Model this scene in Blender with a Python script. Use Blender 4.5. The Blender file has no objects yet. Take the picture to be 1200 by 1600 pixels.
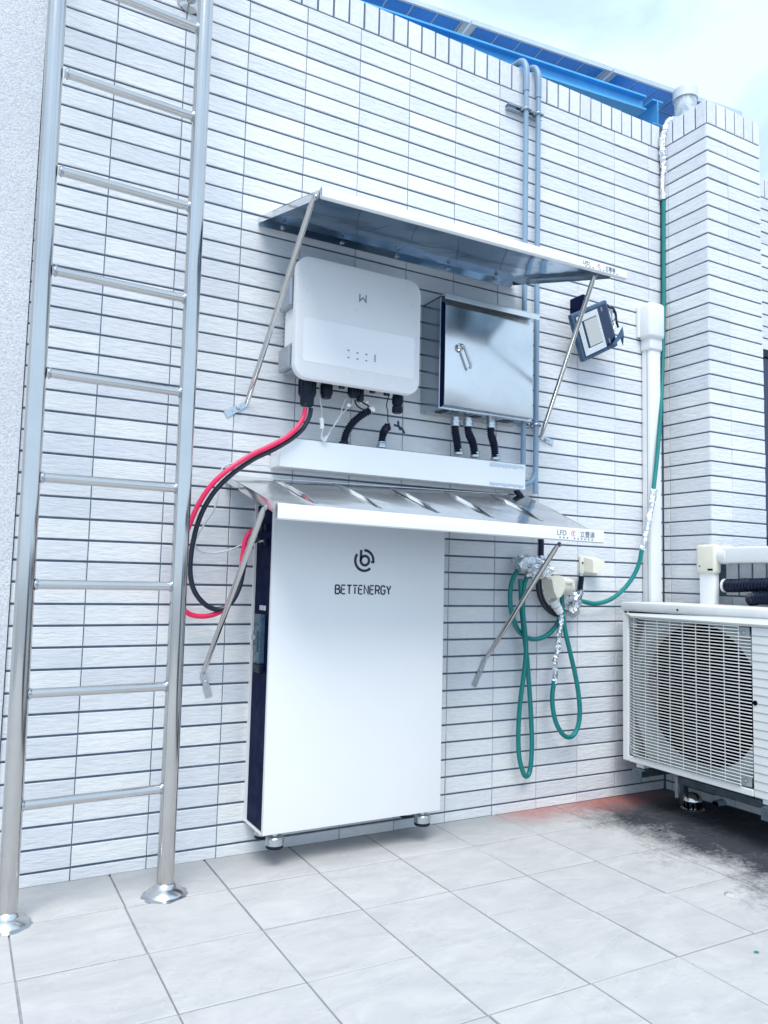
import bpy, bmesh, math, random
from mathutils import Vector, Matrix
S = bpy.context.scene
COL = S.collection
PI = math.pi
random.seed(7)

# ------------------------------------------------------------------ camera, world, sun, exposure
cam = bpy.data.cameras.new('camera'); camo = bpy.data.objects.new('camera', cam); COL.objects.link(camo)
R = ((0.87570259, -0.06190751, -0.47886579), (-0.48225822, -0.0630156, -0.87375972), (0.02391628, 0.99609061, -0.08503833))
camo.matrix_world = Matrix(((R[0][0], R[0][1], R[0][2], -0.36381383), (R[1][0], R[1][1], R[1][2], -2.62475588),
                            (R[2][0], R[2][1], R[2][2], 0.98716766), (0, 0, 0, 1)))
cam.sensor_fit = 'VERTICAL'; cam.sensor_height = 24.0; cam.lens = 24.0 * 1208.698 / 1600.0
cam.clip_start = 0.02; cam.clip_end = 500
S.camera = camo
S.view_settings.view_transform = 'Standard'; S.view_settings.look = 'None'
S.view_settings.exposure = 1.08; S.view_settings.gamma = 1.0
S.render.resolution_x = 768; S.render.resolution_y = 1024

SUN_EL, SUN_AZ = math.radians(57), math.radians(207)     # azimuth measured from +y towards +x
W = bpy.data.worlds.new('World'); S.world = W; W.use_nodes = True
nt = W.node_tree; nt.nodes.clear()
def wn(t, **k):
    n = nt.nodes.new(t)
    for a, b in k.items(): setattr(n, a, b)
    return n
out = wn('ShaderNodeOutputWorld'); bg = wn('ShaderNodeBackground'); bg.inputs['Strength'].default_value = 0.1
sky = wn('ShaderNodeTexSky', sky_type='NISHITA', sun_disc=False, sun_elevation=SUN_EL, sun_rotation=SUN_AZ, air_density=1.0, dust_density=1.0, ozone_density=2.0)
tc = wn('ShaderNodeTexCoord'); mp = wn('ShaderNodeMapping'); mp.inputs['Scale'].default_value = (1.0, 1.0, 2.2); mp.inputs['Rotation'].default_value = (0.2, 0.3, 0.5)
nz = wn('ShaderNodeTexNoise'); nz.inputs['Scale'].default_value = 2.6; nz.inputs['Detail'].default_value = 8; nz.inputs['Roughness'].default_value = 0.56; nz.inputs['Distortion'].default_value = 0.5
cr = wn('ShaderNodeValToRGB'); cr.color_ramp.elements[0].position = 0.36; cr.color_ramp.elements[0].color = (.56, .56, .56, 1)
cr.color_ramp.elements[1].position = 0.52; cr.color_ramp.elements[1].color = (1, 1, 1, 1)
mx = wn('ShaderNodeMix', data_type='RGBA'); mx.inputs['B'].default_value = (4.35, 5.65, 7.1, 1)
L = nt.links.new
L(tc.outputs['Generated'], mp.inputs['Vector']); L(mp.outputs['Vector'], nz.inputs['Vector']); L(nz.outputs['Fac'], cr.inputs['Fac'])
L(cr.outputs['Color'], mx.inputs['Factor']); L(sky.outputs['Color'], mx.inputs['A']); L(mx.outputs['Result'], bg.inputs['Color']); L(bg.outputs['Background'], out.inputs['Surface'])

sun = bpy.data.lights.new('sun', 'SUN'); sun.energy = 1.5; sun.angle = math.radians(34); sun.color = (1.0, 0.98, 0.93)
suno = bpy.data.objects.new('sun', sun); COL.objects.link(suno)
sd = Vector((math.sin(SUN_AZ) * math.cos(SUN_EL), math.cos(SUN_AZ) * math.cos(SUN_EL), math.sin(SUN_EL)))
suno.rotation_euler = sd.to_track_quat('Z', 'Y').to_euler(); suno.location = sd * 20

# ------------------------------------------------------------------ materials
class NT:
    def __init__(s, name):
        s.m = bpy.data.materials.new(name); s.m.use_nodes = True; s.t = s.m.node_tree
        s.b = s.t.nodes['Principled BSDF']
    def n(s, t, ins=None, **k):
        x = s.t.nodes.new(t)
        for a, b in k.items(): setattr(x, a, b)
        for a, b in (ins or {}).items(): s.i(x, a, b)
        return x
    def i(s, x, a, b):
        if hasattr(b, 'is_output'): s.t.links.new(b, x.inputs[a])
        else: x.inputs[a].default_value = b
    def set(s, **k):
        for a, b in k.items(): s.i(s.b, a.replace('_', ' '), b)
        return s
    def pos(s, scale=(1, 1, 1), obj=False):
        src = s.n('ShaderNodeTexCoord').outputs['Object'] if obj else s.n('ShaderNodeNewGeometry').outputs['Position']
        return s.n('ShaderNodeMapping', {'Vector': src, 'Scale': scale}).outputs['Vector']
    def noise(s, vec, scale=5, detail=4, rough=.55, dist=0):
        return s.n('ShaderNodeTexNoise', {'Vector': vec, 'Scale': scale, 'Detail': detail, 'Roughness': rough, 'Distortion': dist}).outputs['Fac']
    def ramp(s, fac, a, b, c0=(0, 0, 0), c1=(1, 1, 1)):
        r = s.n('ShaderNodeValToRGB', {'Fac': fac}); e = r.color_ramp.elements
        e[0].position = a; e[1].position = b; e[0].color = tuple(c0) + (1,); e[1].color = tuple(c1) + (1,)
        return r.outputs['Color']
    def mix(s, fac, a, b, bt='MIX'):
        m = s.n('ShaderNodeMix', data_type='RGBA', blend_type=bt)
        for nm, v in (('Factor', fac), ('A', a), ('B', b)):
            if isinstance(v, tuple) and len(v) == 3: v = v + (1,)
            s.i(m, nm, v)
        return m.outputs['Result']
    def math(s, op, a, b=0.0, clamp=False):
        m = s.n('ShaderNodeMath', operation=op, use_clamp=clamp); s.i(m, 0, a); s.i(m, 1, b); return m.outputs[0]
    def bump(s, h, strength=.3, dist=.002):
        s.i(s.b, 'Normal', s.n('ShaderNodeBump', {'Height': h, 'Strength': strength, 'Distance': dist}).outputs['Normal'])
        return s

def simple(name, c, rough=.5, metal=0.0, var=.08, scale=14, bump=0.0, rv=.1, spec=.5, bscale=90):
    n = NT(name); v = n.pos((1, 1, 1)); f = n.noise(v, scale, 5, .6)
    lo = tuple(x * (1 - var) for x in c); hi = tuple(min(1, x * (1 + var)) for x in c)
    n.set(Base_Color=n.ramp(f, .3, .7, lo, hi), Metallic=metal, Specular_IOR_Level=spec)
    g = n.noise(v, scale * 2.3, 4, .6)
    n.set(Roughness=n.ramp(g, .3, .7, (max(.02, rough - rv),)*3, (min(1, rough + rv),)*3))
    if bump: n.bump(n.noise(v, bscale, 3, .6), bump, .0015)
    return n.m

def tile_mat(name, vertical=False, axis='x'):
    n = NT(name)
    sc = (26, 26, 210) if not vertical else (60, 60, 38)
    geo = n.n('ShaderNodeNewGeometry'); oi = n.n('ShaderNodeObjectInfo')
    rnd = n.math('FRACT', n.math('ADD', geo.outputs['Random Per Island'], oi.outputs['Random']))
    off = n.n('ShaderNodeCombineXYZ', {'X': n.math('MULTIPLY', rnd, 9.0), 'Z': n.math('MULTIPLY', rnd, 5.0)})
    vadd = n.n('ShaderNodeVectorMath', operation='ADD'); n.i(vadd, 0, geo.outputs['Position']); n.i(vadd, 1, off.outputs['Vector'])
    mpn = n.n('ShaderNodeMapping', {'Vector': vadd.outputs['Vector'], 'Scale': sc}).outputs['Vector']
    st = n.noise(mpn, 1.0, 5, .62, .35)
    fine = n.noise(n.n('ShaderNodeMapping', {'Vector': vadd.outputs['Vector'], 'Scale': (sc[0]*.7, sc[1]*.7, sc[2]*.36)}).outputs['Vector'], 1.0, 3, .5, .3)
    dirt = n.noise(n.pos((1.6, 1.6, .8)), 1.3, 6, .62)
    base = n.ramp(st, .28, .62, (.735, .74, .75), (.84, .84, .84))
    tint = n.ramp(rnd, 0, 1, (.84, .86, .90), (1.0, 1.0, .985))
    c = n.mix(1.0, base, tint, 'MULTIPLY')
    c = n.mix(1.0, c, n.ramp(dirt, .3, .75, (.86, .87, .89), (1.0, 1.0, 1.0)), 'MULTIPLY')
    n.set(Base_Color=c, Roughness=.62, Specular_IOR_Level=.35)
    h = n.math('ADD', n.math('MULTIPLY', st, .5), n.math('MULTIPLY', fine, 1.0))
    n.bump(h, .75, .0042)
    return n.m

def floor_mat():
    n = NT('floor_tile_glaze')
    geo = n.n('ShaderNodeNewGeometry'); oi = n.n('ShaderNodeObjectInfo')
    rnd = n.math('FRACT', n.math('ADD', geo.outputs['Random Per Island'], oi.outputs['Random']))
    off = n.n('ShaderNodeCombineXYZ', {'X': n.math('MULTIPLY', rnd, 17.0), 'Y': n.math('MULTIPLY', rnd, 31.0)})
    va = n.n('ShaderNodeVectorMath', operation='ADD'); n.i(va, 0, geo.outputs['Position']); n.i(va, 1, off.outputs['Vector'])
    p = va.outputs['Vector']
    cloud = n.noise(n.n('ShaderNodeMapping', {'Vector': p, 'Scale': (1, 2.2, 1), 'Rotation': (0, 0, .5)}).outputs['Vector'], 5.0, 7, .62, .8)
    base = n.ramp(cloud, .3, .72, (.42, .415, .415), (.535, .525, .515))
    vein = n.noise(n.n('ShaderNodeMapping', {'Vector': p, 'Scale': (1, 2.6, 1), 'Rotation': (0, 0, -.35)}).outputs['Vector'], 2.3, 5, .55, 1.6)
    vv = n.math('ABSOLUTE', n.math('SUBTRACT', vein, .5))
    base = n.mix(n.ramp(vv, .0, .018, (.16,)*3, (0, 0, 0)), base, (.66, .65, .64))
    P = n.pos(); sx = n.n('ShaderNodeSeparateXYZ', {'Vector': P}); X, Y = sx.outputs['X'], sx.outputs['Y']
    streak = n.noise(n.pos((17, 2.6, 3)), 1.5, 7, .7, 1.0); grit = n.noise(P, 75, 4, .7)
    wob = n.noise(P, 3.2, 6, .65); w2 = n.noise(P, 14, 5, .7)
    # dirt washed down from the air conditioner, with the shade under it painted in
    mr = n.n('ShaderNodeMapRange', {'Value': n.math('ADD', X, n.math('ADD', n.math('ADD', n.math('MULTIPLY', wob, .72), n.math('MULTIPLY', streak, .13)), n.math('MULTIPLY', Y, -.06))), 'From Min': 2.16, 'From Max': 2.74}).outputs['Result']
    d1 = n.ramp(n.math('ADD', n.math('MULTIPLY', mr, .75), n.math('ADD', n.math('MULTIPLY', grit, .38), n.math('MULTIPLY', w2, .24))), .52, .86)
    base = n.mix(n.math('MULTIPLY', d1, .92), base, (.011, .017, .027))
    wm = n.math('ABSOLUTE', n.math('SUBTRACT', n.noise(n.pos((1, 1.9, 1)), 2.1, 6, .6, .7), .53))
    base = n.mix(n.math('MULTIPLY', n.ramp(wm, .0, .012, (.30,)*3, (0, 0, 0)), w2), base, (.24, .24, .25))
    # grey dust along the wall foot, with contact shadow mixed into its colour
    dy = n.n('ShaderNodeMapRange', {'Value': n.math('ADD', Y, n.math('MULTIPLY', wob, .2)), 'From Min': -.12, 'From Max': .08}).outputs['Result']
    base = n.mix(n.math('MULTIPLY', dy, .5), base, (.25, .27, .29))
    # reddish primer residue near the wall
    ry = n.n('ShaderNodeMapRange', {'Value': n.math('ADD', Y, n.math('MULTIPLY', wob, .26)), 'From Min': -.07, 'From Max': .10}).outputs['Result']
    rx = n.math('MULTIPLY', n.n('ShaderNodeMapRange', {'Value': X, 'From Min': 1.56, 'From Max': 1.74}).outputs['Result'],
                n.n('ShaderNodeMapRange', {'Value': X, 'From Min': 2.62, 'From Max': 2.3}).outputs['Result'])
    rr = n.math('MULTIPLY', n.math('MULTIPLY', ry, rx), n.ramp(w2, .25, .7, (.45,)*3, (1, 1, 1)), True)
    base = n.mix(n.math('MULTIPLY', n.math('MULTIPLY', rr, .95), n.ramp(grit, .30, .62, (.35,)*3, (1, 1, 1))), base, (.50, .125, .09))
    specks = n.ramp(n.noise(P, 95, 2, .5), .70, .74)
    base = n.mix(n.math('MULTIPLY', specks, .35), base, (.14, .15, .17))
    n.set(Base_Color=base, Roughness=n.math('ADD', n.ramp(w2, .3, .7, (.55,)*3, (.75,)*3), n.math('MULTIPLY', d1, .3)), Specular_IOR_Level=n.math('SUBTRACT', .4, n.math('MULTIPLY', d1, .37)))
    n.bump(n.math('ADD', cloud, n.math('MULTIPLY', n.noise(P, 60, 3, .6), .3)), .25, .002)
    return n.m

def steel(name, c=(.62, .65, .68), rough=.16, brush=(1, 1, 120), wav=0.0, aniso=0.0):
    n = NT(name); v = n.pos(brush); f = n.noise(v, 2.0, 4, .6)
    b = n.noise(n.pos(), 5, 6, .65)
    cc = n.mix(n.ramp(b, .45, .75, (0, 0, 0), (.35,)*3), c + (1,), tuple(x * .72 for x in c) + (1,))
    n.set(Base_Color=cc, Metallic=1.0, Roughness=n.math('ADD', n.math('MULTIPLY', f, .10), n.math('ADD', n.math('MULTIPLY', b, .10), rough - .1)))
    if wav:
        n.bump(n.noise(n.pos((1, 1, 1.3)), 3.2, 2, .4), wav, .03)
    return n.m

def foil_mat():
    n = NT('aluminium_foil'); v = n.pos()
    h = n.noise(v, 70, 5, .7, .6)
    n.set(Base_Color=(.72, .75, .79, 1), Metallic=1.0, Roughness=.16)
    n.bump(h, 1.0, .006); return n.m

def stucco_mat():
    n = NT('washed_stucco'); v = n.pos()
    f = n.noise(v, 210, 3, .7); g = n.noise(v, 1.5, 5, .6); k = n.noise(v, 95, 3, .6)
    c = n.ramp(f, .34, .56, (.44, .46, .50), (.68, .69, .715))
    c = n.mix(n.ramp(g, .35, .7, (0, 0, 0), (.55,)*3), c, (.50, .52, .56))
    n.set(Base_Color=c, Roughness=.85); n.bump(n.math('ADD', f, k), .8, .004); return n.m

def grout_mat(name, lo, hi):
    n = NT(name); v = n.pos(); f = n.noise(v, 28, 6, .7)
    n.set(Base_Color=n.ramp(f, .3, .72, lo, hi), Roughness=.9); n.bump(n.noise(v, 200, 3, .6), .4, .002); return n.m

M = {}
M['tile'] = tile_mat('scraped_wall_tile'); M['cap'] = tile_mat('upright_wall_tile', True)
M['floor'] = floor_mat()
M['grout'] = grout_mat('wall_grout', (.060, .095, .145), (.135, .185, .245))
M['fgrout'] = grout_mat('floor_grout', (.20, .215, .235), (.42, .43, .44))
M['stucco'] = stucco_mat()
M['steel'] = steel('polished_steel', (.57, .565, .555), .13, (1, 1, 1))
M['brushed'] = steel('brushed_steel', (.68, .68, .67), .24, (140, 140, 2), .0)
M['sheet'] = steel('mirror_sheet_steel', (.73, .735, .74), .13, (120, 4, 4), .35)
M['boxsteel'] = steel('cabinet_sheet_steel', (.64, .65, .655), .21, (160, 160, 3), .22)
M['shellshade'] = steel('shaded_shell_steel', (.47, .53, .58), .17, (160, 160, 3), .22)  # same steel as the door, dark side reflections put into the colour
M['zinc'] = steel('zinc_fitting', (.52, .56, .60), .28, (1, 1, 1))
M['sheetshade'] = steel('blue_shaded_sheet_steel', (.30, .46, .62), .12, (60, 4, 4), .45)  # awning underside: same sheet, its blue shade and reflection put into the colour
M['alu'] = simple('white_trunking', (.74, .755, .775), .36, .15, .012, 4, rv=.03)
M['foil'] = foil_mat()
M['lipwhite'] = simple('protective_white_film', (.77, .78, .795), .30, .1, .015, 5, rv=.04)
M['cabwhite'] = simple('powder_coated_white', (.775, .775, .78), .38, 0, .012, 3, .06)
M['invwhite'] = simple('satin_white_plastic', (.70, .70, .71), .3, 0, .012, 3, .03)
M['gloss'] = simple('gloss_white_panel', (.77, .77, .78), .06, 0, .01, 3)  # whiter than the cover: the bright reflection is put into the colour
M['navy'] = simple('dark_side_panel', (.0010, .0055, .036), .6, 0, .1, 8, .05, spec=.08)
M['ink'] = simple('dark_printed_ink', (.010, .016, .050), .45, 0, .1, 10)
M['inkgrey'] = simple('grey_printed_ink', (.17, .20, .25), .45, 0, .1, 10)
M['black'] = simple('black_plastic', (.004, .010, .024), .42, 0, .2, 20, .1, spec=.25)
M['rubber'] = simple('black_corrugated_plastic', (.003, .008, .026), .36, 0, .2, 30, .05, spec=.3)
M['heat'] = simple('grey_cast_heatsink', (.34, .38, .43), .45, .5, .06, 12, .1)
M['red'] = simple('red_cable_jacket', (.80, .015, .10), .36, 0, .06, 12)
M['blackcable'] = simple('black_cable_jacket', (.006, .014, .030), .36, 0, .15, 12)
M['greycable'] = simple('pale_grey_cable', (.55, .58, .61), .45, 0, .06, 12)
M['green'] = simple('green_hose_rubber', (.000, .185, .178), .36, 0, .12, 10, .08)
M['pvc'] = simple('grey_pvc_conduit', (.21, .315, .425), .4, 0, .06, 9, .04)
M['duct'] = simple('ivory_white_duct', (.74, .75, .76), .4, 0, .03, 7, .04)
M['cream'] = simple('aged_cream_plastic', (.70, .675, .57), .42, 0, .06, 16, .05)
M['acwhite'] = simple('aged_white_enamel', (.74, .745, .735), .42, 0, .05, 9, .08)
M['acgrey'] = simple('grey_enamel', (.33, .37, .375), .5, 0, .06, 9)
M['dark'] = simple('dark_interior', (.001, .002, .010), .8, 0, .2, 10, spec=.03)
M['floodblue'] = simple('grey_blue_cast_aluminium', (.055, .11, .18), .6, .3, .3, 30, .2)
M['floodface'] = simple('dark_glass_border', (.006, .017, .06), .18, 0, .15, 10)
M['reflector'] = simple('faceted_reflector', (.66, .67, .66), .25, .5, .05, 40)
M['led'] = simple('led_array', (.46, .475, .455), .4, 0, .1, 200)
M['pan'] = simple('solar_cell_underside', (.012, .27, .78), .28, 0, .2, 3)
M['panframe'] = simple('anodised_panel_frame', (.58, .64, .70), .35, .6, .04, 6)
M['line'] = simple('pale_busbar_line', (.75, .86, .92), .5, 0, .05, 6)
M['beam'] = simple('blue_grey_painted_beam', (.09, .40, .74), .45, .25, .12, 5, .05)
M['vent'] = simple('white_pvc_vent_pipe', (.66, .68, .70), .42, 0, .04, 6)
M['rust'] = simple('galvanised_angle_iron', (.10, .14, .17), .5, .5, .3, 25, .15)
M['sticker'] = simple('white_sticker', (.78, .80, .80), .4, 0, .01, 5)
M['stickred'] = simple('red_sticker_ink', (.75, .25, .30), .45, 0, .05, 30)
M['winglass'] = simple('dark_window_glass', (.008, .02, .06), .08, 0, .1, 4)
M['clear'] = simple('grey_breaker_case', (.045, .09, .13), .25, 0, .2, 40)
M['debris'] = simple('pale_grit', (.42, .42, .40), .9, 0, .3, 40)

def vent_dirt():
    n = NT('weathered_vent_pipe'); f = n.noise(n.pos((1, 1, .7)), 9, 7, .75, .4); sz = n.n('ShaderNodeSeparateXYZ', {'Vector': n.pos()})
    k = n.n('ShaderNodeMapRange', {'Value': n.math('ADD', sz.outputs['X'], n.math('MULTIPLY', sz.outputs['Z'], -.35)), 'From Min': 1.75, 'From Max': 1.95}).outputs['Result']
    m = n.ramp(n.math('ADD', f, n.math('MULTIPLY', k, .22)), .50, .66)
    n.set(Base_Color=n.mix(m, (.60, .64, .68), (.07, .15, .24)), Roughness=.6); return n.m
M['ventdirt'] = vent_dirt()

# ------------------------------------------------------------------ mesh builder
class MB:
    def __init__(s): s.v = []; s.f = []; s.mi = []
    def add(s, vs, fs, mi=0):
        o = len(s.v); s.v += [tuple(v) for v in vs]; s.f += [tuple(i + o for i in f) for f in fs]; s.mi += [mi] * len(fs); return s
    def box(s, a, b, bev=0.0, mi=0, xf=None, seg=1):
        bm = bmesh.new(); bmesh.ops.create_cube(bm, size=1)
        for v in bm.verts:
            v.co = Vector([(a[i] + b[i]) / 2 + v.co[i] * (b[i] - a[i]) for i in range(3)])
        if bev: bmesh.ops.bevel(bm, geom=bm.edges[:], offset=bev, segments=seg, affect='EDGES', profile=.5)
        bm.verts.index_update()
        vs = [(xf @ v.co) if xf else v.co.copy() for v in bm.verts]
        s.add(vs, [[v.index for v in f.verts] for f in bm.faces], mi); bm.free(); return s
    def tube(s, pts, r, n=10, smooth=True, cap=True, sub=6, mi=0, rfun=None, jit=0.0, ends=True):
        P = [Vector(p) for p in pts]
        if smooth and len(P) > 2: P = catmull(P, sub)
        t = [(P[min(i + 1, len(P) - 1)] - P[max(i - 1, 0)]).normalized() for i in range(len(P))]
        up = Vector((0, 0, 1)) if abs(t[0].z) < .9 else Vector((1, 0, 0))
        nrm = (up - t[0] * up.dot(t[0])).normalized(); vs = []
        for i, p in enumerate(P):
            nrm = (nrm - t[i] * nrm.dot(t[i])).normalized(); bn = t[i].cross(nrm)
            rr = r if rfun is None else rfun(i, len(P))
            for k in range(n):
                a = 2 * PI * k / n; q = rr * (1 + (random.uniform(-jit, jit) if jit else 0))
                vs.append(p + (nrm * math.cos(a) + bn * math.sin(a)) * q)
        fs = [(i * n + k, i * n + (k + 1) % n, (i + 1) * n + (k + 1) % n, (i + 1) * n + k) for i in range(len(P) - 1) for k in range(n)]
        if cap: fs += [tuple(range(n - 1, -1, -1)), tuple((len(P) - 1) * n + k for k in range(n))]
        return s.add(vs, fs, mi)
    def ribbed(s, pts, r, pitch=.006, amp=.14, n=12, mi=0):
        P = catmull([Vector(p) for p in pts], 24); L_ = sum((P[i + 1] - P[i]).length for i in range(len(P) - 1))
        m = max(8, int(L_ / pitch) * 4); Q = resample(P, m)
        return s.tube(Q, r, n, smooth=False, rfun=lambda i, N: r * (1 + amp * (1 if i % 4 in (1, 2) else -1) * .5), mi=mi)
    def lathe(s, prof, c, axis='z', n=24, mi=0, xf=None):
        vs = []; c = Vector(c)
        for (r, h) in prof:
            for k in range(n):
                a = 2 * PI * k / n; u, w = r * math.cos(a), r * math.sin(a)
                d = {'z': (u, w, h), 'y': (u, h, -w), 'x': (h, u, w)}[axis]
                d = Vector(d)
                if xf: d = xf @ d
                vs.append(c + d)
        m = len(prof)
        fs = [(i * n + k, i * n + (k + 1) % n, (i + 1) * n + (k + 1) % n, (i + 1) * n + k) for i in range(m - 1) for k in range(n)]
        fs += [tuple(range(n - 1, -1, -1)), tuple((m - 1) * n + k for k in range(n))]
        return s.add(vs, fs, mi)
    def prism(s, poly, y0, y1, mi=0, xf=None):
        # poly in (x, z); extruded along y
        n = len(poly); vs = [Vector((x, y0, z)) for x, z in poly] + [Vector((x, y1, z)) for x, z in poly]
        if xf: vs = [xf @ v for v in vs]
        fs = [tuple(range(n)), tuple(range(2 * n - 1, n - 1, -1))] + [(k, k + n, (k + 1) % n + n, (k + 1) % n) for k in range(n)]
        return s.add(vs, fs, mi)
    def hexa(s, q, t):
        # quad q (4 points) thickened by vector t
        t = Vector(t); vs = [Vector(p) for p in q] + [Vector(p) + t for p in q]
        return s.add(vs, [(0, 1, 2, 3), (7, 6, 5, 4), (0, 4, 5, 1), (1, 5, 6, 2), (2, 6, 7, 3), (3, 7, 4, 0)])
    def mesh(s, name, mats, off=(0, 0, 0), sharp=35, fix=True):
        me = bpy.data.meshes.new(name); o = Vector(off)
        me.from_pydata([Vector(v) - o for v in s.v], [], s.f)
        for m in mats: me.materials.append(m)
        if len(mats) > 1: me.polygons.foreach_set('material_index', s.mi)
        if fix:
            bm = bmesh.new(); bm.from_mesh(me); bmesh.ops.recalc_face_normals(bm, faces=bm.faces[:]); bm.to_mesh(me); bm.free()
        me.polygons.foreach_set('use_smooth', [True] * len(me.polygons)); me.set_sharp_from_angle(angle=math.radians(sharp)); me.update()
        return me

def catmull(P, sub):
    out = []; n = len(P)
    for i in range(n - 1):
        p0 = P[i - 1] if i else P[0] * 2 - P[1]; p1, p2 = P[i], P[i + 1]; p3 = P[i + 2] if i + 2 < n else P[-1] * 2 - P[-2]
        for k in range(sub):
            t = k / sub; out.append(.5 * ((2 * p1) + (p2 - p0) * t + (2 * p0 - 5 * p1 + 4 * p2 - p3) * t * t + (3 * p1 - p0 - 3 * p2 + p3) * t ** 3))
    out.append(P[-1]); return out
def resample(P, m):
    d = [0]
    for i in range(len(P) - 1): d.append(d[-1] + (P[i + 1] - P[i]).length)
    out = []; j = 0
    for k in range(m + 1):
        x = d[-1] * k / m
        while j < len(P) - 2 and d[j + 1] < x: j += 1
        t = (x - d[j]) / max(1e-9, d[j + 1] - d[j]); out.append(P[j].lerp(P[j + 1], min(1, max(0, t))))
    return out

def tag(o, label, cat, group=None, kind=None):
    o['label'] = label; o['category'] = cat
    if group: o['group'] = group
    if kind: o['kind'] = kind
    return o
def thing(name, loc, label, cat, group=None):
    o = bpy.data.objects.new(name, None); COL.objects.link(o); o.location = loc; o.empty_display_size = .05
    return tag(o, label, cat, group)
def wloc(o):
    v = Vector(o.location)
    while o.parent: o = o.parent; v += Vector(o.location)
    return v
def part(name, mb, mats, parent, label=None, kind=None, sharp=35):
    if not isinstance(mats, (list, tuple)): mats = [mats]
    o = bpy.data.objects.new(name, mb.mesh(name, mats, wloc(parent), sharp)); COL.objects.link(o); o.parent = parent
    if label: o['label'] = label
    if kind: o['kind'] = kind
    return o
def solo(name, mb, mats, label, cat, loc, group=None, sharp=35):
    if not isinstance(mats, (list, tuple)): mats = [mats]
    o = bpy.data.objects.new(name, mb.mesh(name, mats, loc, sharp)); COL.objects.link(o); o.location = loc
    return tag(o, label, cat, group)

def tile_mb(w, h, t=.006, ch=.0016, wav=0.0):
    # tile face towards -y, lower left corner at the origin, back at y = +t
    m = MB(); x0, x1, z0, z1 = 0, w, 0, h
    j = lambda: random.uniform(-.0009, .0009)
    F = [(x0 + ch, j(), z0 + ch), (x1 - ch, j(), z0 + ch), (x1 - ch, j(), z1 - ch), (x0 + ch, j(), z1 - ch)]
    E = [(x0, ch, z0), (x1, ch, z0), (x1, ch, z1), (x0, ch, z1)]
    B = [(x0, t, z0), (x1, t, z0), (x1, t, z1), (x0, t, z1)]
    fs = [(0, 1, 2, 3)]
    for k in range(4):
        l = (k + 1) % 4
        fs += [(k, 4 + k, 4 + l, l), (4 + k, 8 + k, 8 + l, 4 + l)]
    return m.add(F + E + B, fs)

PX, PZ, ZT = 0.23, 0.067454, 3.174994      # wall tile module and the joint under the cap course
JV, JH = .0029, .0074
_cache = {}
def tile_mesh(kind, w, h, mat, variant=0):
    k = (kind, round(w, 4), round(h, 4), variant)
    if k not in _cache:
        me = tile_mb(w, h).mesh(kind, [mat], fix=False, sharp=8); _cache[k] = me
    return _cache[k]

class Facing:
    """local frame of a tiled face: origin, u along the face, outward normal"""
    def __init__(s, origin, rotz): s.o = Vector(origin); s.r = rotz
    def world(s, u, z): return s.o + Vector((u * math.cos(s.r), u * math.sin(s.r), z))
    def mat(s, u, z, tilt=0, off=0):
        return Matrix.Translation(s.world(u, z)) @ Matrix.Rotation(s.r, 4, 'Z') @ Matrix.Translation((0, off, 0)) @ Matrix.Rotation(tilt, 4, 'X')

CAMINV = camo.matrix_world.inverted()
def pix(p):
    q = CAMINV @ Vector(p)
    if q.z > -.05: return None
    return (600 + 1208.7 * q.x / -q.z, 800 - 1208.7 * q.y / -q.z)
HIDE = [(470, 415, 650, 600), (696, 470, 832, 645), (415, 835, 684, 1262), (445, 702, 812, 745), (985, 960, 1200, 1190)]
def seen(fc, u, z, w, h):
    ps = [pix(fc.world(a, b)) for a, b in ((u, z), (u + w, z), (u + w, z + h), (u, z + h))]
    if any(p is None for p in ps): return 0
    xs = [p[0] for p in ps]; ys = [p[1] for p in ps]
    if max(xs) < 0 or min(xs) > 1200 or max(ys) < 0 or min(ys) > 1600: return 0
    for a, b, c, d in HIDE:
        if min(xs) > a and max(xs) < c and min(ys) > b and max(ys) < d: return 0
    vis = (min(max(xs), 1200) - max(min(xs), 0)) * (min(max(ys), 1600) - max(min(ys), 0)) / ((max(xs) - min(xs)) * (max(ys) - min(ys)))
    A = abs(sum(xs[i] * ys[(i + 1) % 4] - xs[(i + 1) % 4] * ys[i] for i in range(4))) / 2
    return A * vis

def lay(parent, name, rects, mat, limit=300):
    """rects: (facing, u, z, w, h). The largest-seen become single objects, the rest one joined part."""
    sc = sorted(((seen(*r), i) for i, r in enumerate(rects)), reverse=True)
    single = set(i for a, i in sc[:limit] if a > 0)
    base = wloc(parent); rest = MB()
    for i, (fc, u, z, w, h) in enumerate(rects):
        X = fc.mat(u, z, random.gauss(0, .006), random.gauss(0, .0006))
        if i in single:
            o = bpy.data.objects.new(name, tile_mesh(name, w, h, mat, random.randrange(3))); COL.objects.link(o); o.parent = parent
            X = Matrix.Translation(-base) @ X; o.matrix_local = X
        else:
            t = tile_mb(w, h); rest.add([X @ Vector(v) for v in t.v], t.f)
    if rest.v:
        o = bpy.data.objects.new(name, rest.mesh(name, [mat], base, 8, fix=False)); COL.objects.link(o); o.parent = parent; o['kind'] = 'stuff'

def courses(fc, joints, z_top, z_bot, pz=PZ):
    """tiles of the running courses between vertical joints; joint lines measured at course centres"""
    out = []; k = 0
    while True:
        zt = z_top - k * pz - JH / 2; zb = z_top - (k + 1) * pz + JH / 2; k += 1
        if zt <= z_bot + .004: break
        zb = max(zb, z_bot + .001) if zb > z_bot + .012 else z_bot + .001
        for a, b in zip(joints[:-1], joints[1:]):
            if b - a > .012: out.append((fc, a + JV / 2, zb, b - a - JV, zt - zb))
    return out
def caps(fc, u0, u1, z0, z1, pitch=.0675, j=.0085):
    out = []; u = u0
    while u < u1 - .01:
        w = min(pitch, u1 - u) - j
        if w > .012: out.append((fc, u + j / 2, z0, w, z1 - z0))
        u += pitch
    return out

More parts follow.
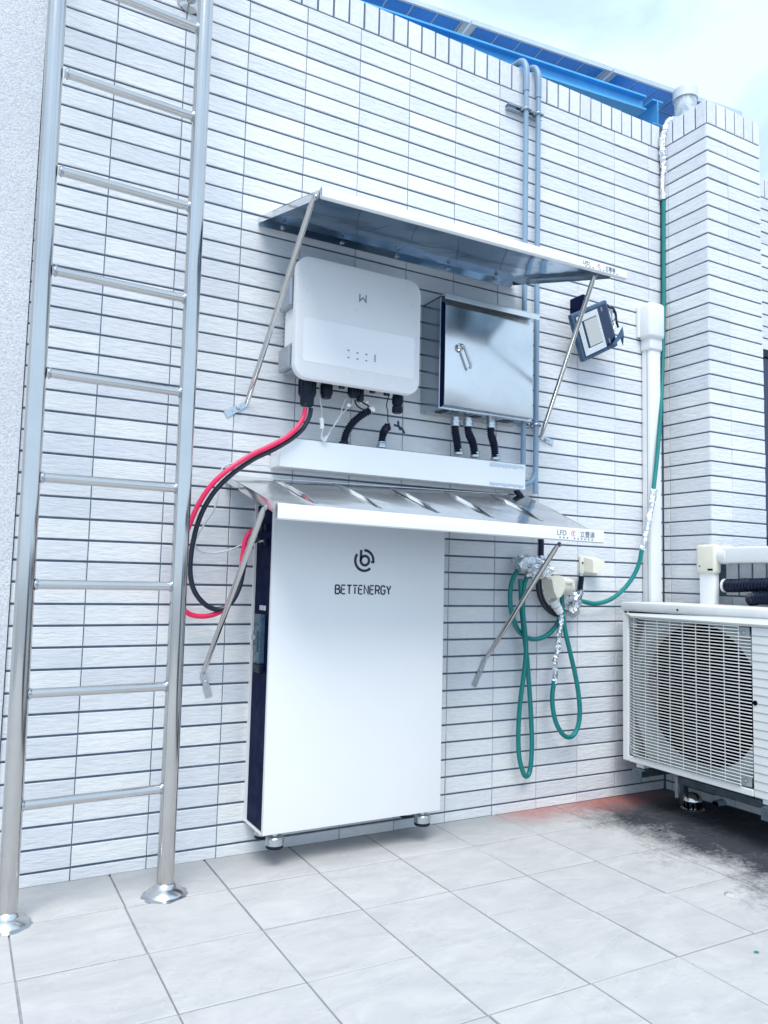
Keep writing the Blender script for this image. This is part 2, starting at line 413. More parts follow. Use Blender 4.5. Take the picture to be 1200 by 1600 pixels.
# ------------------------------------------------------------------ floor
S_, FX, FY, FZ = 0.30292, 0.11814, 0.26398, 0.032
floor = bpy.data.objects.new('floor', MB().add([(-40, -60, FZ - .006), (60, -60, FZ - .006), (60, 60, FZ - .006), (-40, 60, FZ - .006)], [(0, 1, 2, 3)]).mesh('floor', [M['fgrout']]))
COL.objects.link(floor); floor['kind'] = 'structure'; floor['label'] = 'pale square tiled rooftop floor with narrow grey joints'
class FloorFace(Facing):
    def world(s, u, z): return Vector((u, z, FZ))
ff = FloorFace((0, 0, 0), 0)
# tile local +z becomes +y, face (-y) becomes +z
def fmat(self, u, z, tilt=0, off=0):
    B = Matrix(((1, 0, 0, u), (0, 0, 1, z), (0, -1, 0, FZ + off), (0, 0, 0, 1)))
    return B @ Matrix.Rotation(tilt * .3, 4, 'X')
FloorFace.mat = fmat
G = .0050; rects = []
for i in range(-14, 18):
    for j in range(-1, 22):
        x0 = FX + (i - 1) * S_ + .0; x1 = x0 + S_
        y1 = -FY - (j - 0) * S_ ; y0 = y1 - S_
        if j == -1: y1 = .0045
        x1 = min(x1, 2.652 if y0 < -.276 else 2.612)
        if x1 - x0 < .03: continue
        dx = random.gauss(0, .0007); dy = random.gauss(0, .0007)
        rects.append((ff, x0 + G / 2 + dx, y0 + G / 2 + dy, x1 - x0 - G, y1 - y0 - G))
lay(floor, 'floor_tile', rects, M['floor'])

# ------------------------------------------------------------------ walls
wall = thing('tiled_wall', (1.2, .1, 0), 'long white ribbed tile wall behind the battery cabinet, ending in upright cap tiles', 'wall')
XL, XC, YP, XR = -.217, 2.617, -.275, 3.008
TOP = 3.292
part('mortar_backing', MB().box((XL, .005, -.3), (XC + .5, .25, TOP - .004)), M['grout'], wall)
fw = Facing((0, 0, 0), 0)
lay(wall, 'tile', courses(fw, [XL] + [PX * k for k in range(0, 12)] + [XC - .004], ZT, FZ), M['tile'])
lay(wall, 'cap_tile', caps(fw, XL + .002, XC - .004, ZT + JH / 2, TOP), M['cap'])

pil = thing('tiled_pillar', (2.8, -.1, 0), 'white tiled pillar projecting from the wall at the right hand corner', 'pillar')
part('mortar_backing', MB().box((XC + .005, YP + .005, -.3), (XR - .005, .12, TOP - .004)), M['grout'], pil)
fl = Facing((XC, 0, 0), -PI / 2); fr = Facing((XC, YP, 0), 0)       # left face runs towards the camera, front face runs right
lay(pil, 'tile', courses(fl, [.004, .043, .272], ZT, FZ) + courses(fr, [.0, .148, XR - XC], ZT, FZ), M['tile'])
lay(pil, 'cap_tile', caps(fl, .006, .272, ZT + JH / 2, TOP) + caps(fr, 0.002, XR - XC, ZT + JH / 2, TOP), M['cap'])

XPAR, ZPAR = 2.655, 1.115
par = thing('tiled_parapet', (2.75, -2, 0), 'low tiled parapet running forward from the pillar behind the air conditioner', 'parapet')
part('mortar_backing', MB().box((XPAR + .005, -6.0, -.3), (XPAR + .2, YP - .003, ZPAR - .003)), M['grout'], par)
fp = Facing((XPAR, YP - .004, 0), -PI / 2)
nz_ = [.0, .07] + [.07 + .23 * k for k in range(1, 12)]
lay(par, 'tile', courses(fp, nz_, .945, FZ), M['tile'], 120)
lay(par, 'cap_tile', caps(fp, .035, 2.6, .945 + JH / 2, ZPAR), M['cap'], 60)

sw = thing('tiled_side_wall', (3.6, .05, 0), 'lower tiled wall seen past the right edge of the pillar with a dark window', 'wall')
part('mortar_backing', MB().box((XR + .003, .035, -.3), (4.6, .25, TOP - .02)), M['grout'], sw)
fs_ = Facing((XR + .004, .03, 0), 0)
rs = [r for r in courses(fs_, [.0, .18, .41, .64, .87, 1.1], ZT - .01, FZ) if not (r[2] + r[4] > 1.22 and r[2] < 2.28 and r[1] > .17)]
lay(sw, 'tile', rs, M['tile'], 60); lay(sw, 'cap_tile', caps(fs_, .0, 1.1, ZT - .006, TOP - .016), M['cap'], 20)
wf = part('window', MB().box((XR + .19, .005, 1.225), (XR + .225, .03, 2.275)).box((XR + .225, .005, 1.225), (XR + 1.15, .03, 1.26)).box((XR + .225, .005, 2.24), (XR + 1.15, .03, 2.275)), M['black'], sw)
part('pane', MB().box((XR + .226, .018, 1.261), (XR + 1.15, .024, 2.239)), M['winglass'], wf)

st = MB().box((-3.2, -.012, -.3), (XL - .002, .25, 5.0))
solo('stucco_wall', st, M['stucco'], 'speckled washed grey stucco wall at the far left behind the ladder', 'wall', (-1.0, 0, 0))

# ------------------------------------------------------------------ roof structure: solar panels and beams, vent pipe
E0 = Vector((1.3903,0.5049,3.8300)); ez = Vector((.9947, -.103, 0)); tz = Vector((.103, .9947, 0)); ZP = 3.83
def pp(u, v, z=0): return E0 + ez * u + tz * v + Vector((0, 0, z))
edges = [-1.43, -.524, .381, 1.284, 2.262]
lab = ['solar panel above the wall, first from the left at the top edge of the photo', 'solar panel above the upright cap tiles, second from the left',
       'solar panel directly above the twin grey conduits', 'solar panel at the right end, above the white vent pipe']
cellme = None
for k in range(4):
    u0, u1 = edges[k] + .006, edges[k + 1] - .006; D = 1.72
    t = thing('solar_panel', tuple(pp(u0, 0)), lab[k], 'solar panel', 'solar panels on the roof frame')
    fm_ = MB()
    for a, b, c, d in ((u0, u1, 0, .012), (u0, u1, D - .012, D), (u0, u0 + .03, .0125, D - .0125), (u1 - .03, u1, .0125, D - .0125)):
        fm_.hexa([pp(a, c), pp(b, c), pp(b, d), pp(a, d)], (0, 0, .026))
    part('frame', fm_, M['panframe'], t)
    part('back_sheet', MB().hexa([pp(u0 + .031, .013, .012), pp(u1 - .031, .013, .012), pp(u1 - .031, D - .013, .012), pp(u0 + .031, D - .013, .012)], (0, 0, .006)), M['line'], t)
    nu, nv = 6, 10; W_, H_ = (u1 - u0 - .075) / nu, (D - .03) / nv
    for i in range(nu):
        for j in range(nv):
            a, b = u0 + .038 + i * W_, .015 + j * H_
            part('solar_cell', MB().hexa([pp(a + .006, b + .006, .006), pp(a + W_ - .006, b + .006, .006), pp(a + W_ - .006, b + H_ - .006, .006), pp(a + .006, b + H_ - .006, .006)], (0, 0, .005)), M['pan'], t)
def ibeam(p, q, w, h, tk=.010):
    p, q = Vector(p), Vector(q); d = (q - p).normalized(); s = d.cross(Vector((0, 0, 1))).normalized(); m = MB()
    for (a, b, c, e) in ((-w/2, w/2, -h/2, -h/2 + tk), (-w/2, w/2, h/2 - tk, h/2), (-tk/2, tk/2, -h/2 + tk, h/2 - tk)):
        m.hexa([p + s*a + Vector((0,0,c)), p + s*b + Vector((0,0,c)), p + s*b + Vector((0,0,e)), p + s*a + Vector((0,0,e))], q - p)
    return m
bq = Vector((2.7907,0.2800,3.6167)); bp = bq - ez * 2.9
solo('steel_beam', ibeam(bp, bq, .07, .085), M['beam'], 'long blue painted steel beam running under the solar panels', 'beam', tuple(bp))
bp = Vector((2.8933,0.2600,3.6021)); bq = bp + tz * 1.8
solo('steel_beam', ibeam(bp, bq, .075, .145, .008), M['beam'], 'short blue I shaped beam end showing beside the vent pipe', 'beam', tuple(bp))
bp, bq = pp(-1.4, 1.35, -.10), pp(2.2, 1.35, -.10)
solo('steel_beam', ibeam(bp, bq, .10, .18), M['beam'], 'rear blue steel beam under the back of the solar panels', 'beam', tuple(bp))
vc = Vector((2.9597,0.1300,3.5681))
vt = thing('vent_pipe', (vc.x, vc.y, TOP), 'white round vent pipe with dark weathering standing behind the corner of the wall', 'vent pipe')
ztv = (2.9608,0.1300,3.6493)[2]
part('pipe', MB().lathe([(.058, 0), (.058, ztv - TOP)], (vc.x, vc.y, TOP - .1 + .1), n=32), M['ventdirt'], vt)
part('rim', MB().lathe([(.059, -.028), (.065, -.027), (.065, .026), (.060, .030), (.050, .030)], (vc.x, vc.y, ztv), n=32), M['vent'], vt)

# ------------------------------------------------------------------ ladder
lad = thing('ladder', (.03, -.17, 0), 'tall stainless steel tube ladder standing in front of the wall at the left', 'ladder')
RR, RL = .0255, .0255
rx_, ry_, lx_, ly_ = .2375, -.224, -.188, -.244
for x, y in ((lx_, ly_), (rx_, ry_)):
    xt = x - (.037 if x < 0 else .002)
    part('rail', MB().tube([(x, y, FZ + .004), (x, y, FZ + .04), (xt, y, 5.2)], RR, 24, smooth=False), M['steel'], lad)
    part('base_flange', MB().lathe([(.056, 0), (.057, .004), (.051, .012), (.034, .022), (.029, .034), (.026, .036)], (x, y, FZ + .001), n=36), M['brushed'], lad)
    blob = MB(); bmr = [.060 + .013 * random.random() for _ in range(28)]
    top = [(x + r * math.cos(2*PI*k/28), y + r * math.sin(2*PI*k/28), FZ + .0005) for k, r in enumerate(bmr)]
    inn = [(x + .050 * math.cos(2*PI*k/28), y + .050 * math.sin(2*PI*k/28), FZ + .008) for k in range(28)]
    blob.add(top + inn, [(k, (k+1) % 28, 28 + (k+1) % 28, 28 + k) for k in range(28)])
    part('sealant_ring', blob, M['zinc'], lad)
    part('wall_bracket', MB().tube([(xt, y + .01, 3.012), (xt, -.012, 3.012)], .019, 16, smooth=False).lathe([(.045, 0), (.045, .006), (.03, .014), (.02, .018)], (xt, -.002, 3.012), 'y', 24, xf=Matrix.Scale(-1, 3, (0, 1, 0))), M['steel'], lad)
for k in range(16):
    z = .342 + .3022 * k; za = z
    rg = part('rung', MB().tube([(lx_ - .004 + RL * .7, ly_, za), (rx_ - RR * .7, ry_, za)], .0135, 16, smooth=False), M['steel'], lad)
    for xx, yy in ((lx_ + RL * .9, ly_), (rx_ - RR * .95, ry_)):
        part('weld_bead', MB().lathe([(.0175, -.004), (.0168, 0), (.0142, .004)], (xx, yy, za), 'x', 14), M['zinc'], rg)

# ------------------------------------------------------------------ battery cabinet
BX0, BX1, BYF, BYB, BZ0, BZ1 = .555, 1.235, -.188, -.006, .147, 1.235
bat = thing('battery_cabinet', (.9, -.1, BZ0), 'tall white battery cabinet with dark navy sides under the lower awning', 'battery cabinet')
part('body', MB().box((BX0 + .004, BYF + .022, BZ0 + .004), (BX1 - .004, BYB - .006, BZ1 - .004), .002), M['navy'], bat)
part('front_panel', MB().box((BX0 - .001, BYF, BZ0), (BX1 + .001, BYF + .020, BZ1), .003, seg=2), M['cabwhite'], bat)
part('back_plate', MB().box((BX0 - .004, BYB - .005, BZ0 - .002), (BX1 + .004, BYB + .004, BZ1 + .002)).box((BX0 - .001, BYF + .022, BZ0 - .003), (BX1 + .001, BYB - .006, BZ0 + .003)), M['cabwhite'], bat)
for x in (BX0 + .052, BX1 - .058):
    for y in (BYF + .03, BYB - .04):
        ft = part('foot', MB().lathe([(.0275, -.012), (.030, -.010), (.030, .012), (.026, .016), (.012, .018), (.011, .040)], (x, y, BZ0 - .030), n=26), M['zinc'], bat)
        part('rubber_pad', MB().lathe([(.026, -.010), (.029, -.008), (.029, 0)], (x, y, BZ0 - .042), n=26), M['black'], ft)
# breaker on the left side
xs = BX0 - .001
bk = part('breaker', MB().box((xs - .016, -.128, .690), (xs + .006, -.072, .855), .003).box((xs - .022, -.118, .73), (xs - .015, -.082, .80), .002), M['clear'], bat)
part('switch_lever', MB().box((xs - .030, -.112, .77), (xs - .021, -.088, .785), .002), M['heat'], bk)
part('terminal_cover', MB().box((xs - .014, -.135, .66), (xs + .004, -.07, .688), .003), M['black'], bk)
mk = MB()
for q in range(4): mk.box((xs - .0006 + .003, -.13 + q*.017, .866), (xs + .0045 - .0005, -.118 + q*.017, .886))
part('side_marking', MB().box((xs + .0025, -.128, .868), (xs + .0042, -.112, .884)).box((xs + .0025, -.106, .868), (xs + .0042, -.084, .884)).box((xs + .0025, -.078, .868), (xs + .0042, -.070, .884)), M['greycable'], bk)
pt = MB()
for z, y in ((1.15, -.12), (1.15, -.08), (1.10, -.12), (1.10, -.08)): pt.lathe([(.012, 0), (.012, .010), (.008, .012)], (xs + .004, y, z), 'x', 16, xf=Matrix.Scale(-1, 3, (1, 0, 0)))
part('cable_socket', pt, M['black'], bat)
# lettering: flat strokes 1 mm proud of the panel
def stroke(m, pts, w, y, closed=False):
    P = [Vector((p[0], p[1])) for p in pts]; n = len(P); Lf = []; Rt = []
    for i in range(n):
        if closed: a, b = P[i - 1], P[(i + 1) % n]
        else: a, b = P[max(i - 1, 0)], P[min(i + 1, n - 1)]
        d1 = (P[i] - a); d2 = (b - P[i])
        d1 = d1.normalized() if d1.length > 1e-9 else d2.normalized(); d2 = d2.normalized() if d2.length > 1e-9 else d1
        d = (d1 + d2).normalized(); nn = Vector((-d.y, d.x)); c = max(.45, nn.dot(Vector((-d1.y, d1.x))))
        Lf.append(P[i] + nn * w / 2 / c); Rt.append(P[i] - nn * w / 2 / c)
    vs = [(p.x, y, p.y) for p in Lf] + [(p.x, y, p.y) for p in Rt] + [(p.x, y + .002, p.y) for p in Lf] + [(p.x, y + .002, p.y) for p in Rt]
    fs = []
    for i in range(n if closed else n - 1):
        j = (i + 1) % n
        fs += [(i, j, n + j, n + i), (2*n + i, i, j, 2*n + j)[::-1], (n + i, 3*n + i, 3*n + j, n + j)[::-1]]
    m.add(vs, fs)
def arc(cx, cz, r, a0, a1, n=24): return [(cx + r * math.cos(math.radians(a0 + (a1 - a0) * k / n)), cz + r * math.sin(math.radians(a0 + (a1 - a0) * k / n))) for k in range(n + 1)]
yl = BYF - .001
lg = MB(); LC = (0.8989,-0.1880,1.0469); cx, cz = LC[0], LC[2]
stroke(lg, [(cx - .0155, cz + .0375), (cx - .0165, cz - .001)], .0092, yl)
stroke(lg, arc(cx, cz, .0165, 0, 360, 32)[:-1], .0092, yl, True)
stroke(lg, arc(cx - .002, cz, .0360, 143, 312, 30), .0092, yl)
stroke(lg, arc(cx - .002, cz + .0005, .0360, 92, -2, 22) + [(cx + .034, cz - .006)], .0092, yl)
stroke(lg, [(cx + .0245, cz - .0045), (cx + .0385, cz - .0045)], .0075, yl - .0002)
part('round_logo', lg, M['ink'], bat)
tx = MB(); T0 = (0.7871,-0.1880,0.9461); T1 = (1.0056,-0.1880,0.9423); tw = T1[0] - T0[0]; th = .0295; cw = tw / 9.72; sw_ = .0050; zb = (T0[2] + T1[2]) / 2 - th / 2
G_ = {
 'B': [[(0,0),(0,1)],[(0,1),(.48,1),(.66,.9),(.66,.66),(.48,.54),(0,.54)],[(.48,.54),(.72,.42),(.72,.12),(.5,0),(0,0)]],
 'E': [[(0,0),(0,.86)],[(0,1),(.66,1)],[(.16,.52),(.58,.52)],[(.12,0),(.66,0)]],
 'T': [[(0,1),(.74,1)],[(.37,.98),(.37,0)]],
 't': [[(0,1),(.74,1)],[(.37,.80),(.37,0)]],
 'N': [[(0,0),(0,1),(.7,0),(.7,1)]],
 'R': [[(0,0),(0,1),(.48,1),(.68,.88),(.68,.6),(.48,.46),(.02,.46)],[(.40,.46),(.72,0)]],
 'G': [[(.70,.82),(.52,1),(.2,1),(0,.78),(0,.2),(.2,0),(.52,0),(.72,.18),(.72,.46),(.38,.46)]],
 'Y': [[(0,1),(.38,.48),(.76,1)],[(.38,.48),(.38,0)]] }
for q, chn in enumerate('BETtENERGY'):
    for s_ in G_[chn]: stroke(tx, [(T0[0] + cw * (q + .0) + px * cw, zb + pz_ * th) for px, pz_ in s_], sw_, yl)
part('lettering', tx, M['ink'], bat)

# ------------------------------------------------------------------ inverter
IY = -.205; I0 = (0.5994,-0.2050,1.8604); I1 = (1.1021,-0.2050,1.8555); IT = (0.8332,-0.2050,2.0997)[2]; IB = (0.8463,-0.2050,1.6634)[2]
IX0, IX1 = I0[0], I1[0]
def rrect(x0, x1, z0, z1, r, n=8):
    P = []
    for cx_, cz_, a in ((x1 - r, z1 - r, 0), (x0 + r, z1 - r, 90), (x0 + r, z0 + r, 180), (x1 - r, z0 + r, 270)): P += arc(cx_, cz_, r, a, a + 90, n)
    return P
inv = thing('inverter', ((IX0 + IX1) / 2, -.1, IB), 'white rounded solar inverter hung on the wall under the upper awning', 'inverter')
fc_ = MB(); rings = []
N_ = None
for ins, y in ((.004, IY + .030), (.0, IY + .026), (.0, IY + .010), (.003, IY + .003), (.010, IY), ):
    P = rrect(IX0 + ins, IX1 - ins, IB + ins, IT - ins, .052 - ins); N_ = len(P); rings.append([(x, y, z) for x, z in P])
vs = [p for r in rings for p in r]
fs = [tuple(range(N_))] + [(i*N_ + k, i*N_ + (k+1) % N_, (i+1)*N_ + (k+1) % N_, (i+1)*N_ + k) for i in range(len(rings) - 1) for k in range(N_)] + [tuple((len(rings)-1)*N_ + k for k in range(N_))]
fc_.add(vs, fs); part('front_cover', fc_, M['invwhite'], inv, sharp=25)
gp = MB(); g0 = (0.6312,-0.2050,1.7648); gx0, gx1 = IX0 + .030, IX1 - .028
gp.prism(rrect(gx0, gx1, IB + .060, IB + .215, .012, 5), IY - .0012, IY + .002); part('glossy_window', gp, M['gloss'], inv)
part('heatsink_body', MB().box((IX0 + .020, IY + .034, IB + .040), (IX1 - .020, -.045, IT - .035), .006, seg=2), M['heat'], inv)
fn = MB()
for q in range(22):
    z = IB + .06 + q * .0165
    if z < IT - .06: fn.box((IX0 + .028, -.044, z), (IX1 - .028, -.014, z + .004))
part('cooling_fin', fn, M['heat'], inv)
part('side_lug', MB().box((IX0 - .001, -.150, IT - .17), (IX0 + .020, -.05, IT - .06), .006), M['heat'], inv); part('side_lug', MB().box((IX0 - .001, -.150, IB + .045), (IX0 + .020, -.05, IB + .13), .006), M['heat'], inv)
part('rating_label', MB().box((IX0 + .0185, -.150, IB + .14), (IX0 + .0197, -.06, IB + .30)), M['sticker'], inv)
lw = MB(); WC = (0.8547,-0.2050,1.9880); wx, wz, ws = WC[0], WC[2], .0125
stroke(lw, [(wx - ws, wz + ws * 1.05), (wx - ws, wz - ws), (wx, wz + ws * .1), (wx + ws, wz - ws), (wx + ws, wz + ws * 1.05)], .0052, IY - .0008)
part('front_logo', lw, M['inkgrey'], inv)
ik = MB()
def dot(px, w, h): ik.box((px[0] - w/2, IY - .0024, px[2] - h/2), (px[0] + w/2, IY - .001, px[2] + h/2))
for p_ in ((0.8032,-0.2070,1.7619), (0.8390,-0.2070,1.7617), (0.8743,-0.2070,1.7612)): dot(p_, .007, .004)
for p_ in ((0.8025,-0.2070,1.7873), (0.8386,-0.2070,1.7839), (0.8741,-0.2070,1.7841)): dot(p_, .007, .0045)
for q in range(5):
    p_ = (0.9093,-0.2070,1.7752); dot((p_[0], 0, p_[2] + .0115 - q*.0055), .006, .003)
part('status_marking', ik, M['inkgrey'], inv)
def gland(px, y, r, h, r2, h2, top=None):
    m = MB(); zt = top if top else IB + .05
    m.lathe([(r2 * .8, -h - h2), (r2, -h - h2 + .006), (r2, -h - .004), (r * .86, -h), (r, -h + .006), (r, -.004), (r * .9, 0)], (px, y, zt), n=20)
    for k in range(10):
        a = 2 * PI * k / 10; c, s = math.cos(a) * r, math.sin(a) * r
        m.tube([(px + c, y + s, zt - h * .85), (px + c, y + s, zt - h * .2)], r * .11, 6, smooth=False)
    return m
yg = -.120
def zed(a): return a[2]
p_ = (0.6863,-0.1200,1.6398); part('battery_plug', gland(p_[0], yg, .030, zed((0.6844,-0.1200,1.6951)) - zed((0.6871,-0.1200,1.6191)), .025, .032, zed((0.6844,-0.1200,1.6951))), M['black'], inv)
p_ = (0.7608,-0.1200,1.6502); part('sealed_plug', gland(p_[0], yg, .021, .050, .019, .008, zed((0.7597,-0.1200,1.6828))), M['black'], inv)
p_ = (0.8711,-0.1200,1.6655); part('signal_plug', gland(p_[0], yg, .022, .040, .018, .006, zed((0.8703,-0.1200,1.6893))).box((p_[0] + .016, yg - .015, zed((0.8721,-0.1200,1.6322))), (p_[0] + .036, yg + .015, zed((0.8702,-0.1200,1.6940))), .004), M['black'], inv)
p_ = (1.0556,-0.1200,1.6468); part('grid_plug', gland(p_[0], yg, .019, .045, .0205, .028, zed((1.0547,-0.1200,1.6811))), M['black'], inv)
for px_ in ((0.9477,-0.1200,1.6834), (1.0076,-0.1200,1.6820), (0.8211,-0.1200,1.6822)): part('blanking_cap', MB().lathe([(.010, -.012), (.012, -.010), (.012, .03)], px_, n=14), M['black'], inv)

# ------------------------------------------------------------------ steel cabinet
CX0, CX1, CYF, CZ0, CZ1 = 1.229, 1.687, -.158, 1.647, 2.09
cab = thing('steel_cabinet', ((CX0 + CX1) / 2, -.08, CZ0), 'stainless steel electrical cabinet with a lever latch hung beside the inverter', 'electrical cabinet')
part('shell', MB().box((CX0, -.140, CZ0), (CX1, -.004, CZ1), .002), M['shellshade'], cab)
part('door', MB().box((CX0 + .012, CYF, CZ0 + .010), (CX1 - .010, -.1405, CZ1 - .026), .003, seg=2), M['boxsteel'], cab)
part('door_gasket', MB().box((CX0 + .0015, -.147, CZ0 + .006), (CX0 + .0118, -.1405, CZ1 - .022)), M['navy'], cab)
part('rain_hood', MB().hexa([(CX0 - .004, -.004, CZ1 + .001), (CX1 + .006, -.004, CZ1 + .001), (CX1 + .006, CYF - .022, CZ1 + .001), (CX0 - .004, CYF - .022, CZ1 + .001)], (0, 0, .002)).hexa([(CX0 - .004, CYF - .022, CZ1 + .0005), (CX1 + .006, CYF - .022, CZ1 + .0005), (CX1 + .006, CYF - .020, CZ1 - .020), (CX0 - .004, CYF - .020, CZ1 - .020)], (0, .0015, 0)), M['brushed'], cab)
lt = (1.3033,-0.1650,1.8920); lat = part('latch', MB().lathe([(.0165, 0), (.0165, -.008), (.013, -.016), (.010, -.018)], (lt[0], CYF - .001, lt[2]), 'y', 22), M['steel'], cab)
la, lb = Vector((1.3126,-0.1820,1.8969)), Vector((1.3504,-0.1820,1.8162))
part('lever', MB().tube([Vector((lt[0], CYF - .02, lt[2])), la], .008, 10, smooth=False).tube([la, la.lerp(lb, .9), lb + Vector((-.002, .008, -.003))], .0062, 10, smooth=False), M['zinc'], lat)
for a, b, c, d in ((.03, .06, -.12, -.06), (.19, .225, -.11, -.07), (.335, .39, -.11, -.06)): part('knockout', MB().box((CX0 + a, c, CZ0 - .0015), (CX0 + b, d, CZ0 - .0005)), M['black'], cab)

# ------------------------------------------------------------------ white trunking
TX0, TX1, TY, TZ0, TZ1 = .601, 1.693, -.094, 1.371, 1.470
tr = thing('cable_trunking', (1.15, -.05, TZ0), 'long white metal cable trunking between the inverter and the lower awning', 'trunking')
part('channel', MB().box((TX0, -.090, TZ0), (TX1 - .001, -.003, TZ1), .002), M['alu'], tr)
part('cover', MB().box((TX0 + .001, TY - .001, TZ0 - .003), (TX1, -.0905, TZ1 + .003), .0015), M['alu'], tr)
def patch(x0, x1, z0, z1, y, n=26):
    up = [(x0 + (x1 - x0) * k / n, y, z1 - random.random() * (z1 - z0) * .25) for k in range(n + 1)]
    dn = [(x0 + (x1 - x0) * k / n, y, z0 + random.random() * (z1 - z0) * .45) for k in range(n + 1)]
    return MB().add(up + dn, [(k, k + 1, n + 2 + k, n + 1 + k) for k in range(n)])
part('torn_film', patch(TX1 - .185, TX1 - .012, TZ1 - .022, TZ1 - .001, TY - .0022), M['zinc'], tr)
part('torn_film', patch(TX1 - .185, TX1 - .012, TZ0 + .001, TZ0 + .016, TY - .0022), M['zinc'], tr)

# flexible conduits between cabinet and trunking
def flex(pts, r, lab, grp, collars=True, up=True):
    t = thing('flexible_conduit', pts[0], lab, 'flexible conduit', grp)
    part('ribbed_tube', MB().ribbed(pts, r, .0085, .26), M['rubber'], t)
    if collars:
        a, b = Vector(pts[0]), Vector(pts[-1])
        m = lambda c, dz: MB().lathe([(r * .9, -.012), (r * 1.25, -.010), (r * 1.25, .002), (r * 1.42, .004), (r * 1.42, .012), (r * 1.1, .014)], c, n=14, xf=Matrix.Scale(dz, 3, (0, 0, 1)))
        part('collar', m(b + Vector((0, 0, .008)), -1), M['zinc'], t)
        if up: part('collar', m(a + Vector((0, 0, -.006)), 1).lathe([(r*1.2, 0), (r*1.2, .02)], a, n=14), M['zinc'], t)
    return t
cl = ['black flexible conduit under the steel cabinet, nearest the inverter', 'black flexible conduit under the steel cabinet, middle of three', 'black flexible conduit under the steel cabinet, nearest the grey pipes']
for k, (a, b) in enumerate((((711,661),(716,710)), ((731,661),(742,713)), ((767,664),(774,717)))):
    pass
flex([(1.3451,-0.0800,1.6143), (1.3457,-0.0800,1.5832), (1.3659,-0.0650,1.5409), (1.3832,-0.0500,1.4952)], .0148, cl[0], 'flexible conduits into the trunking')
flex([(1.4072,-0.0800,1.6190), (1.4110,-0.0800,1.5802), (1.4443,-0.0650,1.5414), (1.4654,-0.0500,1.4927)], .0148, cl[1], 'flexible conduits into the trunking')
flex([(1.5220,-0.0800,1.6273), (1.5226,-0.0800,1.5874), (1.5508,-0.0650,1.5446), (1.5694,-0.0500,1.4921)], .0148, cl[2], 'flexible conduits into the trunking')
t = flex([(0.9497,-0.1150,1.6096), (0.9179,-0.1000,1.5890), (0.8891,-0.0800,1.5576), (0.8736,-0.0600,1.5204), (0.8691,-0.0500,1.4804)], .0138, 'black flexible conduit rising under the inverter with white tape at its end', 'flexible conduits into the trunking', False)
part('tape_wrap', MB().lathe([(.0135, -.008), (.0145, 0), (.0135, .008)], (0.9470,-0.1150,1.6093), n=14, xf=Matrix.Rotation(.95, 3, 'Y')), M['sticker'], t)
part('collar', MB().lathe([(.019, -.008), (.019, .008), (.014, .010)], Vector((0.8691,-0.0500,1.4804)), n=16), M['black'], t)
t = flex([(1.0386,-0.1000,1.5597), (1.0277,-0.0900,1.5552), (1.0282,-0.0600,1.5303), (1.0293,-0.0500,1.4874)], .0138, 'short bent black flexible conduit in a silver collar under the grid plug', 'flexible conduits into the trunking', True, False)

def cable(name, pts, r, mat, lab, cat='cable', grp=None, sub=8):
    return solo(name, MB().tube(pts, r, 10, sub=sub), M[mat], lab, cat, pts[0], grp)
cable('cable', [(1.0495,-0.1100,1.5643),(1.0663,-0.1100,1.5614),(1.0834,-0.1100,1.5535),(1.0950,-0.1100,1.5376)], .0042, 'blackcable', 'short black cable tail hanging beside the silver collared conduit')
cable('cable', [(1.0630,-0.1150,1.5798),(1.0663,-0.1150,1.5605),(1.0750,-0.1150,1.5468)], .0042, 'blackcable', 'short black lead dropping from the grid plug at the inverter bottom right')
cable('cable', [(1.0241,-0.1150,1.6828),(1.0165,-0.1150,1.6573),(1.0117,-0.1150,1.6322),(1.0178,-0.1150,1.6085),(1.0189,-0.1150,1.5696)], .0022, 'blackcable', 'thin wavy dark earth wire at the right of the inverter underside')
cable('cable', [(0.8770,-0.1150,1.6386),(0.8882,-0.1150,1.6162),(0.9151,-0.1150,1.6052),(0.9391,-0.1150,1.6059)], .0032, 'blackcable', 'thin dark lead curving from the signal plug to the taped conduit')
cable('cable', [(0.8965,-0.1180,1.6406),(0.9128,-0.1180,1.6284),(0.9317,-0.1180,1.6212),(0.9455,-0.1180,1.6061)], .0032, 'blackcable', 'thin dark lead with white tags at the signal plug')
cable('cable', [(0.8454,-0.1100,1.6401),(0.8309,-0.1100,1.6049),(0.8218,-0.1100,1.5659),(0.7949,-0.1100,1.5250),(0.7709,-0.1100,1.4849),(0.7638,-0.1100,1.4702)], .0020, 'greycable', 'thin pale lead looping from the signal plug down to the trunking')
cable('cable', [(0.8850,-0.1100,1.6310),(0.8568,-0.1100,1.6082),(0.8292,-0.1100,1.5786),(0.8046,-0.1100,1.5426),(0.7805,-0.1100,1.5000),(0.7688,-0.1100,1.4707)], .0020, 'greycable', 'second thin pale lead with a white clip beside the signal plug')
cf = thing('ferrite_lead', (0.7449,-0.1100,1.5845), 'pale thin lead with a white ferrite bead hanging beside the battery plug', 'cable')
part('lead', MB().tube([(0.7394,-0.1100,1.6726),(0.7412,-0.1100,1.6167),(0.7499,-0.1100,1.5851),(0.7486,-0.1100,1.5476),(0.7547,-0.1100,1.5157),(0.7508,-0.1100,1.4827),(0.7638,-0.1100,1.4702)], .0022, 8), M['greycable'], cf)
part('ferrite_bead', MB().tube([(0.7484,-0.1100,1.5546),(0.7514,-0.1100,1.5386),(0.7522,-0.1100,1.5154)], .0075, 12), M['duct'], cf)
part('end_loop', MB().tube([(0.7529,-0.1050,1.4883),(0.7634,-0.1050,1.4755),(0.7730,-0.1050,1.4906)], .0055, 10), M['greycable'], cf)
